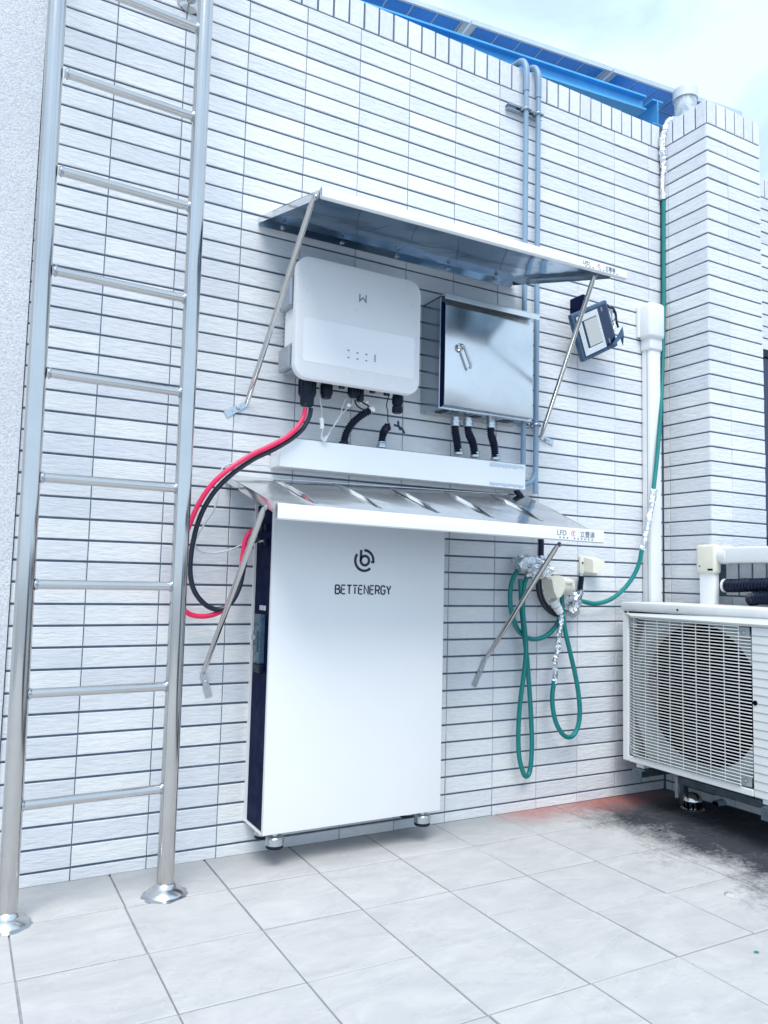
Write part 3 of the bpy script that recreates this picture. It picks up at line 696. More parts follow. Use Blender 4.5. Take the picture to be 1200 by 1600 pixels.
for a, lab_ in (((0.8566,-0.1100,1.6154), 'small white clip tag on the pale lead under the inverter'), ((0.9115,-0.1100,1.6321), 'small white wire tag under the signal plug'), ((0.9291,-0.1120,1.6341), 'white wrapped wire tag nearest the taped conduit')):
    solo('wire_tag', MB().box((a[0] - .008, a[1] - .004, a[2] - .006), (a[0] + .008, a[1] + .004, a[2] + .006), .002, xf=None), M['sticker'], lab_, 'wire tag', a)

cable('cable', [(0.6811,-0.1200,1.5791),(0.6749,-0.1200,1.5462),(0.6500,-0.1250,1.5058),(0.6072,-0.1280,1.4644),(0.5476,-0.1280,1.4267),(0.4804,-0.1280,1.3891),(0.4121,-0.1250,1.3374),(0.3613,-0.1200,1.2864),(0.3226,-0.1150,1.2245),(0.2954,-0.1100,1.1557),(0.2783,-0.1000,1.0821),(0.2685,-0.0900,0.9882),(0.2757,-0.0850,0.9052),(0.3042,-0.0800,0.8594),(0.3599,-0.0800,0.8468),(0.4177,-0.0800,0.8636),(0.4560,-0.0850,0.9131),(0.4765,-0.0900,0.9716),(0.4807,-0.0950,1.0474),(0.4878,-0.1000,1.1083),(0.5071,-0.1000,1.1353),(0.5301,-0.1050,1.1451)], .0085, 'red', 'thick red battery cable looping from the inverter behind the ladder to the cabinet', 'cable')
cable('cable', [(0.7066,-0.1120,1.5839),(0.7003,-0.1120,1.5507),(0.6773,-0.1120,1.5065),(0.6339,-0.1150,1.4647),(0.5713,-0.1150,1.4220),(0.5011,-0.1150,1.3817),(0.4343,-0.1120,1.3300),(0.3842,-0.1100,1.2785),(0.3510,-0.1050,1.2272),(0.3252,-0.1000,1.1643),(0.3090,-0.0950,1.0835),(0.3057,-0.0900,0.9995),(0.3214,-0.0900,0.9329),(0.3596,-0.0900,0.8872),(0.4034,-0.0900,0.8705),(0.4458,-0.0920,0.8898),(0.4737,-0.0950,0.9437),(0.4875,-0.0980,1.0216),(0.5000,-0.1000,1.0871),(0.5315,-0.1050,1.1101)], .0085, 'blackcable', 'thick black battery cable looping beside the red one into the cabinet', 'cable')
cable('cable', [(0.5845,-0.0600,1.3715),(0.5162,-0.0600,1.3698),(0.4473,-0.0600,1.3679),(0.4055,-0.0600,1.3419),(0.3995,-0.0600,1.2733),(0.3869,-0.0600,1.2070),(0.3562,-0.0600,1.1553),(0.3322,-0.0600,1.1111),(0.3269,-0.0600,1.0852),(0.3407,-0.0600,1.0644),(0.3890,-0.0600,1.0576),(0.4484,-0.0600,1.0707),(0.5042,-0.0600,1.0949),(0.5519,-0.1000,1.1046)], .0032, 'greycable', 'thin pale grey cable drooping in a loop left of the battery cabinet', 'cable')

# ------------------------------------------------------------------ awnings
def rib(m, a, b, w, h, up):
    a, b, up = Vector(a), Vector(b), Vector(up); s = (b - a).cross(up).normalized(); n = 8; vs = []
    for k in range(n + 1):
        t_ = k / n; c = a.lerp(b, t_); hh = h * min(1, 4 * min(t_, 1 - t_) + .05)
        vs += [c - s * w, c - s * w * .45 + up * hh * .8, c + up * hh, c + s * w * .45 + up * hh * .8, c + s * w]
    m.add(vs, [(i*5 + k, i*5 + k + 1, (i+1)*5 + k + 1, (i+1)*5 + k) for i in range(n) for k in range(4)])
def text_mesh(txt, size):
    cu = bpy.data.curves.new('lettering', 'FONT'); cu.body = txt; cu.size = size; cu.extrude = .0004
    o = bpy.data.objects.new('lettering', cu); COL.objects.link(o); dg = bpy.context.evaluated_depsgraph_get(); dg.update()
    me = bpy.data.meshes.new_from_object(o.evaluated_get(dg)); bpy.data.objects.remove(o); bpy.data.curves.remove(cu); return me
def awning(name_lab, A, B, C, D, lip, right_end, struts, ribs, under):
    """A back left, B back right, C front right, D front left"""
    A, B, C, D = map(Vector, (A, B, C, D)); t = thing('awning', tuple((A + B) / 2), name_lab, 'awning', 'stainless steel awnings')
    nu, nv = 24, 10; m = MB(); vs = []; rnd = random.Random(3)
    def S_pt(u, v):
        p = (A.lerp(B, u)).lerp(D.lerp(C, u), v); return p + Vector((0, 0, -.010 * math.sin(PI * v) * 0 + .0025 * math.sin(u * 21 + v * 3) * math.sin(PI * v)))
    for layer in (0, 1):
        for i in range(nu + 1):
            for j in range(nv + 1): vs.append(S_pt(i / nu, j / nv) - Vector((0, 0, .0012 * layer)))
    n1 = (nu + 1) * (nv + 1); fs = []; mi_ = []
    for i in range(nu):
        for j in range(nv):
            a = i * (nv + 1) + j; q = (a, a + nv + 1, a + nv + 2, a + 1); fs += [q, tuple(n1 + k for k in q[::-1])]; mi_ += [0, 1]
    m.add(vs, fs); m.mi = mi_; part('sheet', m, [M['sheet'], M['sheetshade']], t)
    rm = MB()
    for u in ribs:
        a, b = S_pt(u, .03), S_pt(u, .84); up = Vector((0, -.2, 1)).normalized(); 
        rr_ = MB(); rib(rr_, a, b, .010, .010, up); part('rib', rr_, M['sheet'], t)
    # wall flange, side flanges, front lip
    d = Vector((0, 0, -.030)); wf_ = MB().hexa([A + Vector((0, -.004, 0)), B + Vector((0, -.004, 0)), B + Vector((0, -.004, -.032)), A + Vector((0, -.004, -.032))], (0, .0015, 0)); part('wall_flange', wf_, M['sheet'], t)
    for k in range(5):
        c = A.lerp(B, .08 + .21 * k) + Vector((0, -.006, -.017)); part('bolt', MB().lathe([(.009, 0), (.009, -.003), (.0055, -.004), (.0055, -.008)], c, 'y', 10), M['zinc'], t)
    sl = .022
    for (P, Q) in ((A, D), (B, C)):
        part('side_flange', MB().hexa([P, Q, Q + Vector((0, .02, -sl)), P + Vector((0, -.006, -sl))], (.0015, 0, 0)), M['sheet'], t)
    Re = Vector(right_end); y0 = D.y
    prof = [(0, 0), (-.010, .004), (-.016, .001), (-.018, -.006), (-.018, -lip), (-.012, -lip - .004), (-.003, -lip - .002)]
    lm = MB(); vs = []
    for P in (D, Re):
        for (dy, dz) in prof: vs.append(P + Vector((0, dy, dz)))
    n = len(prof); vs += [v + Vector((0, .0014, .0)) for v in vs]
    fs = [(k, k + 1, n + k + 1, n + k) for k in range(n - 1)] + [tuple(2*n + q for q in (k, n + k, n + k + 1, k + 1)) for k in range(n - 1)]
    lm.add(vs, fs); part('front_lip', lm, M['lipwhite'], t)
    # end return of lip
    for P, sg in ((D, -1), (Re, 1)):
        part('lip_end', MB().add([P + Vector((sg * .0006, dy + .0007, dz)) for dy, dz in prof], [tuple(range(n))]), M['zinc'], t)
    for (p0, p1, p2, p3) in struts:      # foot tip, knee on wall, top end
        p0, p1, p2, p3 = map(Vector, (p0, p1, p2, p3))
        s = part('strut', MB().tube([p1, p1.lerp(p2, .04), p1.lerp(p2, .96), p2], .0078, 12, smooth=False, rfun=lambda i, N: (.0055, .0092, .0092, .006)[i]), M['steel'], t)
        side = (p1 - p0).cross(Vector((0, 1, 0))).normalized() * .0125
        fo = MB().hexa([p0 - side, p0 + side, p1 + side * .75, p1 - side * .75], (0, -.0030, 0))
        part('foot_plate', fo, M['zinc'], s)
        c = p0.lerp(p1, .35) + Vector((0, -.004, 0)); c2 = p0.lerp(p1, .62) + Vector((0, -.004, 0))
        part('bolt', MB().lathe([(.0085, 0), (.0085, -.004), (.005, -.005), (.005, -.010)], c2, 'y', 10).lathe([(.004, 0), (.004, -.002)], c, 'y', 10), M['zinc'], s)
        part('bolt', MB().lathe([(.010, .0), (.010, .004), (.006, .006)], p2 + Vector((0, -.004, 0)), 'x', 10), M['zinc'], s)
    # sticker at the right end of the lip
    wS, hS = .205, lip * .92; xr = Re.x - (.030 if not under else .022); yS = -.0187
    def lp(x, dz): k = (x - D.x) / (Re.x - D.x); q = D.lerp(Re, k); return Vector((x, q.y + yS, q.z + dz))
    stk = part('sticker', MB().add([lp(xr - wS, -lip), lp(xr, -lip), lp(xr, -lip + hS), lp(xr - wS, -lip + hS)], [(0, 1, 2, 3)]), M['sticker'], t)
    slope = math.atan2(Re.z - D.z, Re.x - D.x); yaw = math.atan2(Re.y - D.y, Re.x - D.x)
    base = lp(xr - wS + .008, -lip + hS * .40)
    X = Matrix.Translation(base + Vector((0, -.0006, 0))) @ Matrix.Rotation(yaw, 4, 'Z') @ Matrix.Rotation(-slope, 4, 'Y') @ Matrix.Rotation(PI / 2, 4, 'X')
    sz = hS * .72
    for txt, x_, mm, k in (('LFD', 0, 'inkgrey', 1.0), ('立豐達', .108, 'inkgrey', .92)):
        me = text_mesh(txt, sz * k); me.transform(Matrix.Translation(-wloc(stk)) @ X @ Matrix.Translation((x_, 0, 0))); me.materials.clear(); me.materials.append(M[mm])
        o = bpy.data.objects.new('lettering', me); COL.objects.link(o); o.parent = stk
    rd = MB(); cxr, czr = .077, sz * .36
    stroke(rd, arc(cxr, czr, sz * .36, 20, 340, 24), sz * .10, 0); stroke(rd, [(cxr - sz*.16, czr + sz*.12), (cxr, czr - sz*.05), (cxr + sz*.2, czr + sz*.25)], sz * .10, 0); stroke(rd, [(cxr, czr - sz*.28), (cxr, czr + sz*.2)], sz * .08, 0)
    X2 = X @ Matrix.Rotation(-PI / 2, 4, 'X')
    rd.v = [tuple(X2 @ Vector(v)) for v in rd.v]; part('red_emblem', rd, M['stickred'], stk)
    ln = MB()
    for q in range(10):
        if q == 3: continue
        a = Vector((.012 + q * .0170, 0, -sz * .42))
        ln.box(a, a + Vector((.0062, .001, sz * .22)))
    ln.v = [tuple(X2 @ Vector(v)) for v in ln.v]; part('small_print', ln, M['inkgrey'], stk)
    return t
awning('upper polished steel awning above the inverter and steel cabinet', (0.5210,-0.0040,2.2870), (1.6826,-0.0040,2.2939), (1.7232,-0.5600,2.1540), (0.5220,-0.5595,2.1472), .028, (1.7708,-0.5650,2.1577),
       [((0.4284,-0.0020,1.5455), (0.5030,-0.0040,1.5938), (0.5145,-0.5300,2.1319), 0 and (0,0,0) or (0,0,0)), ((1.9213,-0.0020,1.6035), (1.8484,-0.0060,1.6209), (1.6684,-0.5200,2.1410), (0,0,0))], [.12, .30, .48, .66, .84], True)
awning('lower polished steel awning with raised ribs above the battery cabinet', (0.4369,-0.0040,1.3307), (1.7706,-0.0040,1.3578), (1.6761,-0.5000,1.1797), (0.4380,-0.5052,1.1935), .040, (1.7174,-0.5000,1.1771),
       [((0.4116,-0.0020,0.5727), (0.3872,-0.0060,0.6513), (0.4158,-0.4700,1.1870), (0,0,0)), ((1.5092,-0.0020,0.5574), (1.5592,-0.0060,0.6594), (1.5402,-0.4700,1.1230), (0,0,0))], [.13, .31, .49, .67, .85], False)

# ------------------------------------------------------------------ grey pvc conduits
cg = 'twin grey conduits down the wall'
c1 = thing('grey_conduit', (1.7317,-0.0300,2.7003), 'grey plastic conduit down the wall, the one nearer the steel cabinet', 'conduit', cg)
XA, XB = (1.7276,-0.0350,2.6970)[0], (1.7961,-0.0350,2.7156)[0]
part('pipe', MB().tube([(XA, -.035, 3.20), (XA, -.035, 1.475)], .0115, 16, smooth=False), M['pvc'], c1)
part('bend', MB().tube([(XA, -.035, 3.165), (XA, -.035, 3.24), (XA, -.030, 3.285), (XA - .004, -.010, 3.318), (XA - .008, .03, 3.325), (XA - .01, .14, 3.325)], .0142, 16), M['pvc'], c1)
c2 = thing('grey_conduit', (1.8039,-0.0300,2.7199), 'grey plastic conduit down the wall, the outer one curling behind the trunking end', 'conduit', cg)
part('pipe', MB().tube([(XB, -.035, 3.19), (XB, -.035, 1.50), (XB - .002, -.035, 1.46), (XB - .012, -.035, 1.43), (XB - .035, -.033, 1.408), (XB - .085, -.03, 1.40)], .0115, 16, sub=10), M['pvc'], c2)
part('bend', MB().tube([(XB, -.035, 3.155), (XB, -.035, 3.23), (XB, -.030, 3.275), (XB - .004, -.010, 3.310), (XB - .008, .03, 3.318), (XB - .01, .14, 3.318)], .0142, 16), M['pvc'], c2)
for zc, lab_, L0 in ((3.078, 'short galvanised strut channel clamping the two grey conduits near the wall top', -.09), (1.665, 'small galvanised clamp holding the two grey conduits beside the steel cabinet', -.01)):
    k = thing('conduit_clamp', (XA, -.01, zc), lab_, 'clamp', 'conduit clamps on the wall')
    x0, x1 = XA + L0, XB + .035
    part('channel', MB().box((x0, -.022, zc + .008), (x1, -.001, zc + .011)).box((x0, -.022, zc - .011), (x1, -.001, zc - .008)).box((x0, -.004, zc - .008), (x1, -.001, zc + .008)), M['zinc'], k)
    for x in (XA, XB):
        part('saddle', MB().tube([(x - .016, -.02, zc), (x - .0145, -.042, zc), (x, -.050, zc), (x + .0145, -.042, zc), (x + .016, -.02, zc)], .0045, 8), M['zinc'], k)
        part('bolt', MB().tube([(x + .018, -.052, zc - .004), (x + .018, -.016, zc - .004)], .004, 8, smooth=False), M['zinc'], k)

# ------------------------------------------------------------------ flood light
fc0 = Vector((2.072, -.095, 2.115)); fl_ = thing('flood_light', tuple(fc0), 'dark blue grey LED flood light hanging tilted on the wall beside the strut', 'flood light')
ex = Vector((.886, 0, .464)).normalized(); ez_ = Vector((-.50, 0, .866)).normalized(); ez_ = (ez_ - ex * ez_.dot(ex)).normalized(); ey = Vector((0, 1, 0))
FM = Matrix(((ex.x, ey.x, ez_.x, fc0.x), (ex.y, ey.y, ez_.y, fc0.y), (ex.z, ey.z, ez_.z, fc0.z), (0, 0, 0, 1))) @ Matrix.Rotation(.12, 4, 'X')
hw, hh = .118, .108
part('housing', MB().box((-hw, -.012, -hh), (hw, .014, hh), .007, xf=FM, seg=2), M['floodblue'], fl_)
hf = MB()
for q in range(9): hf.box((-hw + .03 + q * .021, .0145, -hh + .03), (-hw + .034 + q * .021, .040, hh - .03), xf=FM)
part('cooling_fin', hf, M['floodblue'], fl_)
part('glass_border', MB().box((-hw + .013, -.0135, -hh + .013), (hw - .013, -.0122, hh - .013), xf=FM), M['floodface'], fl_)
rf = MB()
x0, x1, z0, z1 = -hw + .020, .042, -hh + .020, hh - .020
prev = None; rv = []
for q, (ins, y) in enumerate(((0, -.0142), (.008, -.0136), (.0085, -.0150), (.017, -.0142), (.0175, -.0156), (.026, -.0146))):
    rv.append([(x0 + ins, y, z0 + ins), (x1 - ins * .6, y, z0 + ins), (x1 - ins * .6, y, z1 - ins), (x0 + ins, y, z1 - ins)])
vs = [FM @ Vector(p) for r_ in rv for p in r_]
rf.add(vs, [(i*4 + k, i*4 + (k+1) % 4, (i+1)*4 + (k+1) % 4, (i+1)*4 + k) for i in range(len(rv) - 1) for k in range(4)]); part('reflector', rf, M['reflector'], fl_, sharp=5)
part('led_array', MB().box((x0 + .040, -.0152, z0 + .03), (x1 - .0165, -.0140, z1 - .03), xf=FM), M['led'], fl_)
part('printed_mark', MB().box((hw - .055, -.0145, hh - .04), (hw - .045, -.0138, hh - .022), xf=FM).box((hw - .055, -.0145, -hh + .028), (hw - .045, -.0138, -hh + .05), xf=FM), M['inkgrey'], fl_)
bx = (2.0321,-0.0300,2.2719); part('mounting_bracket', MB().box((bx[0] - .014, -.085, bx[2] - .06), (bx[0] + .012, -.001, bx[2] + .006), .002).box((bx[0] - .01, -.012, bx[2] - .09), (bx[0] + .16, -.002, bx[2] - .05), .002), M['navy'], fl_)
part('wrapped_lead', MB().tube([(2.1960,-0.0600,2.2648),(2.2121,-0.0600,2.2496),(2.2242,-0.0600,2.2337),(2.2282,-0.0600,2.2040),(2.2362,-0.0600,2.1811),(2.2281,-0.0600,2.1553)], .008, 10, jit=.22), M['foil'], fl_)
part('lead', MB().tube([(2.1781,-0.0700,2.2643),(2.1940,-0.0700,2.2553),(2.2181,-0.0700,2.2539),(2.2343,-0.0700,2.2326),(2.2382,-0.0700,2.2030),(2.2503,-0.0700,2.1687)], .005, 8), M['blackcable'], fl_)
part('bracket_arm', MB().hexa([(2.1684,-0.1150,2.0643), (2.1763,-0.1150,2.0598), (2.2518,-0.1000,2.1245), (2.2438,-0.1000,2.1622)], (0, -.004, 0)).hexa([(2.2438,-0.1000,2.1622), (2.2518,-0.1000,2.1245), (2.2682,-0.0800,2.0842), (2.2521,-0.0800,2.1178)], (0, -.003, 0)), M['floodblue'], fl_)

# ------------------------------------------------------------------ white duct on the wall
DX0, DX1 = 2.472, 2.542
du = thing('wall_duct', ((DX0 + DX1) / 2, -.03, 0), 'white plastic pipe duct with a rounded cap running down beside the corner', 'duct')
part('channel', MB().box((DX0, -.060, .2), (DX1, -.001, 2.20), .009, seg=3), M['duct'], du)
part('cover_seam', MB().box((DX0 - .0012, -.040, .2), (DX0 + .004, -.036, 2.2)).box((DX1 - .004, -.040, .2), (DX1 + .0012, -.036, 2.2)), M['acgrey'], du)
zc0, zc1 = 2.105, 2.335
part('cap', MB().box((DX0 - .008, -.068, zc0), (DX1 + .006, -.001, 2.19), .010, seg=3).box((DX0 - .024, -.082, 2.16), (DX1 + .010, -.001, zc1), .018, seg=3), M['duct'], du)
part('gasket', MB().box((DX0 - .034, -.020, 2.17), (DX0 - .022, -.001, zc1 - .01), .003), M['duct'], du)

d2 = thing('parapet_duct', (2.62, -.3, 1.1), 'white duct with an aged cream elbow turning along the top of the parapet', 'duct')
part('riser', MB().box((2.575, -.318, .60), (2.613, -.238, 1.10), .008, seg=2), M['duct'], d2)
part('elbow', MB().box((2.566, -.330, 1.040), (2.614, -.226, 1.172), .014, seg=3), M['cream'], d2, 'aged cream elbow box')
part('run', MB().box((2.58, -3.4, 1.088), (2.652, -.352, 1.158), .009, seg=3), M['duct'], d2)
part('coupling', MB().tube([(2.615, -.325, 1.125), (2.615, -.345, 1.125), (2.615, -.37, 1.124)], .041, 20, smooth=False), M['duct'], d2)
part('clip_slot', MB().box((2.5645, -.318, 1.055), (2.5665, -.292, 1.063)).lathe([(.003, 0), (.003, -.002)], (2.5655, -.25, 1.075), 'x', 8), M['dark'], d2)

hz = 'black corrugated hoses over the air conditioner'
h1 = thing('corrugated_hose', (2.59, -.34, .99), 'upper black corrugated hose with a white end ring on the parapet', 'hose', hz)
part('ribbed_tube', MB().ribbed([(2.6000,-0.3643,0.9901), (2.5950,-0.4127,0.9910), (2.5900,-0.4784,0.9950), (2.5850,-0.5711,0.9967), (2.56, -1.2, 1.02), (2.56, -2.2, 1.0)], .0265, .016, .24, 16), M['rubber'], h1)
q_ = Vector((2.6000,-0.3610,0.9901)); part('end_ring', MB().lathe([(.024, 0), (.030, .002), (.030, .010), (.026, .012)], q_, 'y', 20), M['duct'], h1)
h2 = thing('corrugated_hose', (2.55, -.44, .93), 'lower black corrugated hose lying on the air conditioner lid', 'hose', hz)
part('ribbed_tube', MB().ribbed([(2.5700,-0.4979,0.9333), (2.5600,-0.5349,0.9372), (2.5500,-0.5944,0.9418), (2.54, -1.2, .95), (2.54, -2.2, .95)], .0235, .013, .24, 16), M['rubber'], h2)

# ------------------------------------------------------------------ air conditioner
AXF, AY0, AY1, AZ0, AZ1 = 2.25, -.095, -.90, .222, .907
ac = thing('air_conditioner', (2.4, -.5, AZ0), 'off white outdoor air conditioner unit with a slatted fan grille on a wall bracket', 'air conditioner')
cs = MB()
cs.box((AXF + .30, AY1, AZ0), (AXF + .315, AY0, AZ1 - .035)).box((AXF + .02, AY0 - .012, AZ0), (AXF + .30, AY0, AZ1 - .035), .003).box((AXF + .02, AY1, AZ0), (AXF + .30, AY1 + .012, AZ1 - .035)).box((AXF + .02, AY1 + .012, AZ0), (AXF + .30, AY0 - .012, AZ0 + .012))
part('casing', cs, M['acwhite'], ac)
part('lid', MB().box((AXF - .006, AY1 - .006, AZ1 - .034), (AXF + .325, AY0 + .008, AZ1), .006, seg=2), M['acwhite'], ac)
yg0, yg1 = -.122, -.728; zg0, zg1 = .243, .845        # grille opening
fp_ = MB()
fp_.box((AXF, yg0 - .003, AZ0 - .004), (AXF + .02, AY0 + .004, AZ1 - .036), .004)                 # far stile
fp_.box((AXF, AY1, AZ0 - .004), (AXF + .02, yg1 - .003, AZ1 - .036), .004)                        # near panel
fp_.box((AXF, yg1 - .002, zg1), (AXF + .0195, yg0 - .004, AZ1 - .036), .003)
fp_.box((AXF, yg1 - .002, AZ0 - .004), (AXF + .0195, yg0 - .004, zg0), .003)
part('front_panel', fp_, M['acwhite'], ac)
part('top_visor', MB().add([(AXF, yg0 + .018, zg1 + .030), (AXF, AY1, zg1 + .030), (AXF - .014, AY1, zg1 + .004), (AXF - .014, yg0 - .03, zg1 + .004), (AXF, yg0 + .018, zg1 + .014)], [(0, 1, 2, 3, 4)]).add([(AXF - .014, yg0 - .03, zg1 + .004), (AXF - .014, AY1, zg1 + .004), (AXF - .001, AY1, zg1 - .006), (AXF - .001, yg0 - .012, zg1 - .006)], [(0, 1, 2, 3)]), M['acwhite'], ac)
gr = MB()
for k in range(21):
    z = AZ0 + .025 + k * .031
    if z < zg1: gr.box((AXF - .0016, AY1 + .004, z), (AXF + .001, yg1 - .008, z + .0026))
part('panel_groove', gr, M['acgrey'], ac)
# orifice plate with round opening
cy, cz, rf_ = -.452, .546, .296; oc = MB(); n = 64; ov = []
for k in range(n):
    a = 2 * PI * k / n; c, s = math.cos(a), math.sin(a)
    q = min(.318 / max(1e-6, abs(c)), .318 / max(1e-6, abs(s)))
    ov.append((AXF + .030, cy + c * min(q, .335) * (1 if True else 1), cz + s * q))
for k in range(n):
    a = 2 * PI * k / n; ov.append((AXF + .030, cy + rf_ * math.cos(a), cz + rf_ * math.sin(a)))
for k in range(n):
    a = 2 * PI * k / n; ov.append((AXF + .075, cy + (rf_ - .012) * math.cos(a), cz + (rf_ - .012) * math.sin(a)))
oc.add(ov, [(k, (k+1) % n, n + (k+1) % n, n + k) for k in range(n)] + [(n + k, n + (k+1) % n, 2*n + (k+1) % n, 2*n + k) for k in range(n)])
part('fan_shroud', oc, M['acgrey'], ac)
part('coil', MB().box((AXF + .20, AY1 + .02, AZ0 + .02), (AXF + .22, AY0 - .02, AZ1 - .05)), M['dark'], ac)
fan = part('fan', MB().lathe([(.055, -.02), (.06, 0), (.06, .05), (.02, .06)], (AXF + .085, cy, cz), 'x', 24), M['dark'], ac)
for q in range(3):
    bl = MB(); vs = []
    for i in range(9):
        for j in range(5):
            a = math.radians(q * 120 + i * 10 - 10 + j * 5); r_ = .058 + .19 * j / 4; vs.append((AXF + .082 + .055 * (i / 8) - .01, cy + r_ * math.cos(a), cz + r_ * math.sin(a)))
    bl.add(vs, [(i*5 + j, i*5 + j + 1, (i+1)*5 + j + 1, (i+1)*5 + j) for i in range(8) for j in range(4)]); part('fan_blade', bl, M['dark'], fan)
ns = 47
for k in range(ns):
    z = zg0 + .010 + (zg1 - zg0 - .018) * k / (ns - 1)
    skip0 = k in (0, 1, 2, ns - 3, ns - 2, ns - 1)
    ys = yg0 - (.040 if k > ns - 3 else .004)
    pts = [(AXF + .012, ys, z + .004), (AXF - .002, ys - .03, z + .0015), (AXF - .006, ys - .08, z), (AXF - .007, yg1 + .08, z), (AXF - .005, yg1 + (.055 if (k < 3 or k > ns - 4) else -.005), z)]
    part('slat', MB().tube(pts, .0020, 6, sub=3), M['acwhite'], ac)
for q in range(9):
    y = yg0 - .035 - q * .065
    part('grille_wire', MB().tube([(AXF + .001, y, zg0 + .002), (AXF + .001, y, zg1 - .002)], .0019, 6, smooth=False), M['acwhite'], ac)
for y, z in ((yg0 - .024, zg1 - .028), (yg0 - .022, zg0 + .026), (yg1 + .03, zg1 - .03), (yg1 + .03, zg0 + .026)):
    sp = part('corner_pocket', MB().box((AXF + .004, y - .022, z - .020), (AXF + .012, y + .022, z + .020), .002), M['acgrey'], ac)
    part('screw', MB().lathe([(.007, 0), (.007, -.004), (.003, -.006)], (AXF + .003, y, z), 'x', 12), M['zinc'], sp)
for y, z in ((-.745, .56), (-.40, AZ1 - .022)): part('screw_hole', MB().lathe([(.009 if z < .8 else .004, 0), (.009 if z < .8 else .004, -.003)], (AXF - (.0005 if z < .8 else .0065), y, z), 'x', 14), M['dark'], ac)
part('base_foot', MB().box((AXF + .01, -.20, AZ0 - .022), (AXF + .30, -.16, AZ0 - .0045), .002).box((AXF + .01, -.80, AZ0 - .022), (AXF + .30, -.76, AZ0 - .0045), .002), M['acwhite'], ac)
for y, lb in ((-.165, 'galvanised angle bracket arm under the far end of the air conditioner'), (-.775, 'galvanised angle bracket arm under the near end of the air conditioner')):
    k = thing('wall_bracket', (2.6, y, .19), lb, 'bracket', 'brackets under the air conditioner')
    part('arm', MB().box((2.236, y - .045, AZ0 - .030), (XPAR - .002 if y < -.3 else XC - .002, y + .0, AZ0 - .025)).box((2.236, y - .005, AZ0 - .068), (XPAR - .002 if y < -.3 else XC - .002, y, AZ0 - .0305)), M['rust'], k)
    part('end_plate', MB().box((2.232, y - .048, AZ0 - .070), (2.2355, y + .002, AZ0 - .026)), M['rust'], k)
part_rail = thing('bracket_rail', (2.55, -.5, .12), 'dark steel rail joining the two air conditioner brackets', 'rail')
part('rail_bar', MB().box((2.47, -.95, .118), (2.51, -.20, .150), .002), M['rust'], part_rail)
part('rail_leg', MB().box((2.475, -.228, FZ), (2.505, -.205, .1175)).box((2.475, -.94, FZ), (2.505, -.915, .1175)), M['rust'], part_rail)

dr = thing('roof_drain', (2.4632,-0.2829,0.0320), 'small domed steel strainer on the floor drain under the air conditioner', 'drain')
dc = Vector((2.4632,-0.2829,0.0320))
part('dome', MB().lathe([(.040, .036), (.039, .048), (.032, .060), (.018, .068), (.004, .070)], dc, n=24), M['steel'], dr)
part('base_ring', MB().lathe([(.050, .0005), (.050, .004), (.043, .007), (.036, .007)], dc, n=24), M['zinc'], dr)
part('core', MB().lathe([(.030, .002), (.030, .045)], dc, n=16), M['dark'], dr)
for q in range(12):
    a = 2 * PI * q / 12; part('strainer_bar', MB().box((dc.x + .037*math.cos(a) - .004, dc.y + .037*math.sin(a) - .004, FZ + .006), (dc.x + .037*math.cos(a) + .004, dc.y + .037*math.sin(a) + .004, FZ + .038)), M['steel'], dr)
q_ = Vector((2.6000,-0.2880,0.0335)); pst = thing('pipe_stub', tuple(q_), 'short grey drain pipe stub sticking out of the parapet foot beside the domed drain', 'pipe')
part('pipe', MB().tube([(XPAR + .02, q_.y, q_.z), (q_.x, q_.y, q_.z)], .019, 16, smooth=False, cap=False), M['pvc'], pst)
part('bore', MB().tube([(XPAR + .01, q_.y, q_.z), (q_.x + .004, q_.y, q_.z)], .015, 16, smooth=False), M['dark'], pst)
pv = Vector((2.5477,-0.1298,0.0320)); solo('grey_conduit', MB().tube([(pv.x, pv.y, FZ), (pv.x, pv.y, FZ + .09)], .009, 12, smooth=False), M['duct'], 'short upright pale pipe beside the domed drain', 'pipe', tuple(pv))

# ------------------------------------------------------------------ outlets
b = (2.0795,0.0000,1.0601); ob = thing('weatherproof_socket', (2.1160,-0.0300,1.0640), 'cream weatherproof socket box on the wall with a short black hose below', 'socket')
x0, x1, z1, z0 = (2.0736,0.0000,1.1029)[0], (2.1836,-0.0200,1.1006)[0], (2.0793,0.0000,1.1060)[2], (2.0796,0.0000,1.0258)[2]
part('back_plate', MB().box((x0, -.014, z0), (x1 - .01, -.001, z1), .004, seg=2), M['cream'], ob)
part('hood', MB().prism([(0, 0)], 0, 0) if False else MB().add([(x0 + .022, -.0145, z1 - .006), (x1 - .012, -.0145, z1 - .006), (x1 - .012, -.0145, z0 + .012), (x0 + .022, -.0145, z0 + .012), (x0 + .034, -.055, z1 - .016), (x1 - .012, -.060, z1 - .014), (x1 - .008, -.066, z0 + .008), (x0 + .030, -.064, z0 + .006)],
     [(0, 1, 5, 4), (4, 5, 6, 7), (7, 6, 2, 3), (0, 4, 7, 3), (1, 2, 6, 5)]), M['cream'], ob)
part('screw', MB().lathe([(.004, 0), (.004, -.003)], (x0 + .012, -.0145, (z0 + z1) / 2 + .01), 'y', 10), M['dark'], ob)
sh = thing('short_hose', (2.0630,-0.0300,1.0171), 'short black ribbed hose with metal collars under the cream socket', 'hose')
part('ribbed_tube', MB().ribbed([(2.0583,-0.0350,1.0199),(2.0583,-0.0350,1.0001),(2.0546,-0.0350,0.9775),(2.0510,-0.0350,0.9493)], .0125, .006, .15), M['rubber'], sh)
part('collar', MB().tube([(2.0547,-0.0350,0.9549),(2.0510,-0.0350,0.9324)], .0145, 14), M['zinc'], sh); part('collar', MB().tube([(2.0582,-0.0350,1.0283),(2.0583,-0.0350,1.0170)], .0150, 14), M['zinc'], sh)
